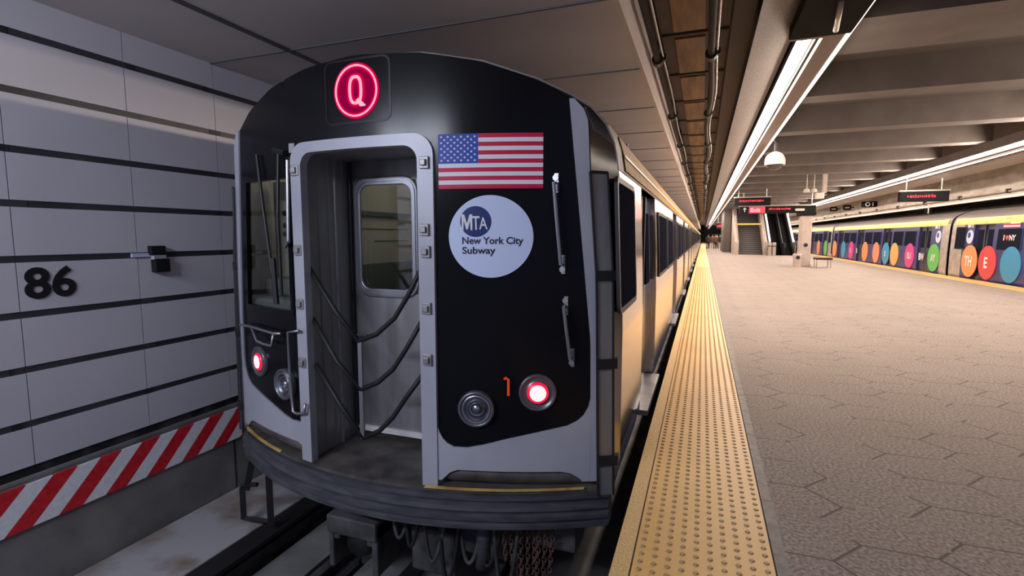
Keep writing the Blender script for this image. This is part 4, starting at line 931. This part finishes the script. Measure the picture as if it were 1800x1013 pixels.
def fascia_signs():
    for i, (y, z, kind, lb) in enumerate(((33.4, 3.22, 0, 'black sign with a white ring on the far side fascia, nearest of three'), (38.0, 3.28, 1, 'small black sign with a white bar on the far side fascia, middle of three'), (41.6, 3.36, 1, 'small black and white sign on the far side fascia, farthest of three'))):
        t = thing('fascia_sign', lb, 'sign', (8.80, y, z))
        w = .75 if kind == 0 else .45
        m = MB(); m.prism(rrect(8.80 - w / 2 - .3, 8.80 + w / 2 - .3, z - .16, z + .16, .08, 4), lambda a, b, d: (a, d, b), y, y + .06); m.build('board', M['darkbox'], t)
        m = MB()
        if kind == 0:
            c = (8.42, z); n = 20; m.ring([(c[0] + .12 * math.cos(2 * math.pi * k / n), c[1] + .12 * math.sin(2 * math.pi * k / n)) for k in range(n)], [(c[0] + .07 * math.cos(2 * math.pi * k / n), c[1] + .07 * math.sin(2 * math.pi * k / n)) for k in range(n)], lambda a, b, d: (a, d, b), y - .008, y); m.box((8.64, y - .008, z - .1), (8.69, y, z + .1))
        else: m.box((8.36, y - .008, z - .04), (8.62, y, z + .04))
        m.build('white_mark', M['wtext'], t)
        m = MB(); m.box((8.62, y + .01, z - .04), (8.88, y + .05, z + .04)); m.build('wall_arm', M['clamp'], t)
    t = thing('track_marker', 'small black marker with white bar hanging from the far fascia lip', 'sign', (8.75, 26.1, 2.6))
    m = MB(); m.box((8.60, 26.08, 2.44), (8.86, 26.12, 2.60)); m.build('board', M['darkbox'], t); m = MB(); m.box((8.71, 26.05, 2.40), (8.745, 26.08, 2.80)); m.build('white_bar', M['wtext'], t)
    t = thing('fascia_pipe', 'thin grey pipe running low along the far fascia above the navy train', 'pipe', (8.82, 60, 2.85))
    m = MB(); m.tube([(8.82, Y0S, 2.85), (8.82, 140, 2.85)], .028, 8); m.build('pipe', M['conduit'], t, smooth=True)
    for k in range(12):
        y = 14 + k * 3.2; m = MB(); m.box((8.76, y - .05, 2.80), (8.87, y + .05, 2.93)); m.build('clip', M['clamp'], t)
fascia_signs()
def platform_cameras():
    for i, (x, z, lb) in enumerate(((3.9, 3.33, 'small white ceiling speaker, left of the cluster above the column'), (4.16, 3.33, 'small white ceiling speaker, right of the pair above the column'))):
        t = thing('ceiling_speaker', lb, 'speaker', (x, 24, z))
        m = MB(); m.lathe((x, 24, z - .08), (0, 0, 1), [(0, 0), (.13, 0), (.10, .12), (.03, .16)], 16); m.build('horn', M['domewhite'], t); m = MB(); m.tube([(x, 24, z + .07), (x, 24, 4.45)], .015, 6); m.build('stem', M['conduit'], t)
    t = thing('ceiling_camera', 'white box camera hanging from the ceiling right of the two speakers', 'security camera', (4.38, 24, 3.1))
    m = MB(); m.box((4.24, 23.9, 2.98), (4.52, 24.2, 3.22)); m.build('case', M['domewhite'], t, bevel=.02); m = MB(); m.box((4.47, 24.0, 3.22), (4.62, 24.15, 4.45)); m.build('hanger', M['colm'], t)
platform_cameras()

# ------------------------------------------------------------------ people far down the platform
def person(x, y, top, legs, label, h=1.72, stride=.12):
    t = thing('person', label, 'person', (x, y, 0), 'people standing far down the platform')
    J = [(0, 0, .93, .13), (0, 0, 1.15, .12), (0, 0, 1.38, .15), (0, 0, 1.50, .055), (0, -.01, 1.60, .085), (0, 0, 1.69, .07),
         (-.17, 0, 1.40, .05), (-.21, 0, 1.14, .042), (-.20, -.06, .88, .034), (.17, 0, 1.40, .05), (.21, 0, 1.14, .042), (.20, -.06, .88, .034),
         (-.09, 0, .88, .085), (-.10, -.02 - stride / 3, .48, .06), (-.10, stride / 2, .07, .045), (-.10, stride / 2 - .14, .035, .035),
         (.09, 0, .88, .085), (.10, .02, .48, .06), (.10, -stride / 2, .07, .045), (.10, -stride / 2 - .14, .035, .035)]
    E_ = [(0, 1), (1, 2), (2, 3), (3, 4), (4, 5), (2, 6), (6, 7), (7, 8), (2, 9), (9, 10), (10, 11), (0, 12), (12, 13), (13, 14), (14, 15), (0, 16), (16, 17), (17, 18), (18, 19)]
    me = bpy.data.meshes.new('body'); s = h / 1.75; me.from_pydata([(a * s, b * s, c * s) for a, b, c, r in J], E_, [])
    me.materials.append(M['skin']); o = bpy.data.objects.new('body', me); COL.objects.link(o); o.parent = t
    o.modifiers.new('skin', 'SKIN')
    for v, j in zip(me.skin_vertices[0].data, J): v.radius = (j[3], j[3] * .8)
    me.skin_vertices[0].data[0].use_root = True
    sb = o.modifiers.new('sub', 'SUBSURF'); sb.levels = 1; sb.render_levels = 1
    def garment(name, prof, mt, cx=0, cy=0):
        m = MB(); m.lathe((x + cx, y + cy, 0), (0, 0, 1), [(r * s, z * s) for r, z in prof], 12); m.build(name, M[mt], t, smooth=True)
    garment('jacket', [(.0, .80), (.19, .80), (.18, 1.0), (.19, 1.2), (.21, 1.36), (.10, 1.47), (.06, 1.50)], top)
    for sx in (-1, 1):
        m = MB(); m.tube([(x + sx * .18 * s, y, 1.42 * s), (x + sx * .22 * s, y, 1.14 * s), (x + sx * .21 * s, y - .06, .93 * s)], [.07, .06, .05], 8); m.build('sleeve', M[top], t, smooth=True)
        yy = stride / 2 if sx < 0 else -stride / 2
        m = MB(); m.tube([(x + sx * .09 * s, y, .90 * s), (x + sx * .10 * s, y, .48 * s), (x + sx * .10 * s, y + yy, .06)], [.11, .085, .06], 8); m.build('trouser_leg', M[legs], t, smooth=True)
    m = MB(); m.lathe((x, y + .01, 1.62 * s), (0, 0, 1), [(.092 * s, .0), (.097 * s, .04), (.08 * s, .085), (0, .11)], 12); m.build('hair', M['cloth_dark'], t, smooth=True)
person(.55, 62, 'cloth_dark', 'cloth_dark', 'distant person in dark clothes standing nearest the yellow strip')
person(1.02, 64, 'cloth_brown', 'cloth_white', 'distant person in brown top and pale trousers, second from the train')
person(1.30, 62.5, 'cloth_brown', 'cloth_dark', 'distant person in brown top and dark trousers in the middle of the group')
person(1.55, 65, 'cloth_white', 'cloth_dark', 'distant person in pale top and dark trousers in the group')
person(1.80, 63, 'cloth_dark', 'cloth_white', 'distant person in dark top and pale trousers in the group')
person(2.15, 66, 'cloth_brown', 'cloth_dark', 'distant person in brown top farthest right, beside the dark stair wall')
hanging_sign('far_sign', 'small dark hanging sign with a red face above the distant people', 1.43, 2.3, 66, 2.3, 3.05, 4.45, led=(1.5, 2.2, 2.7, .4))
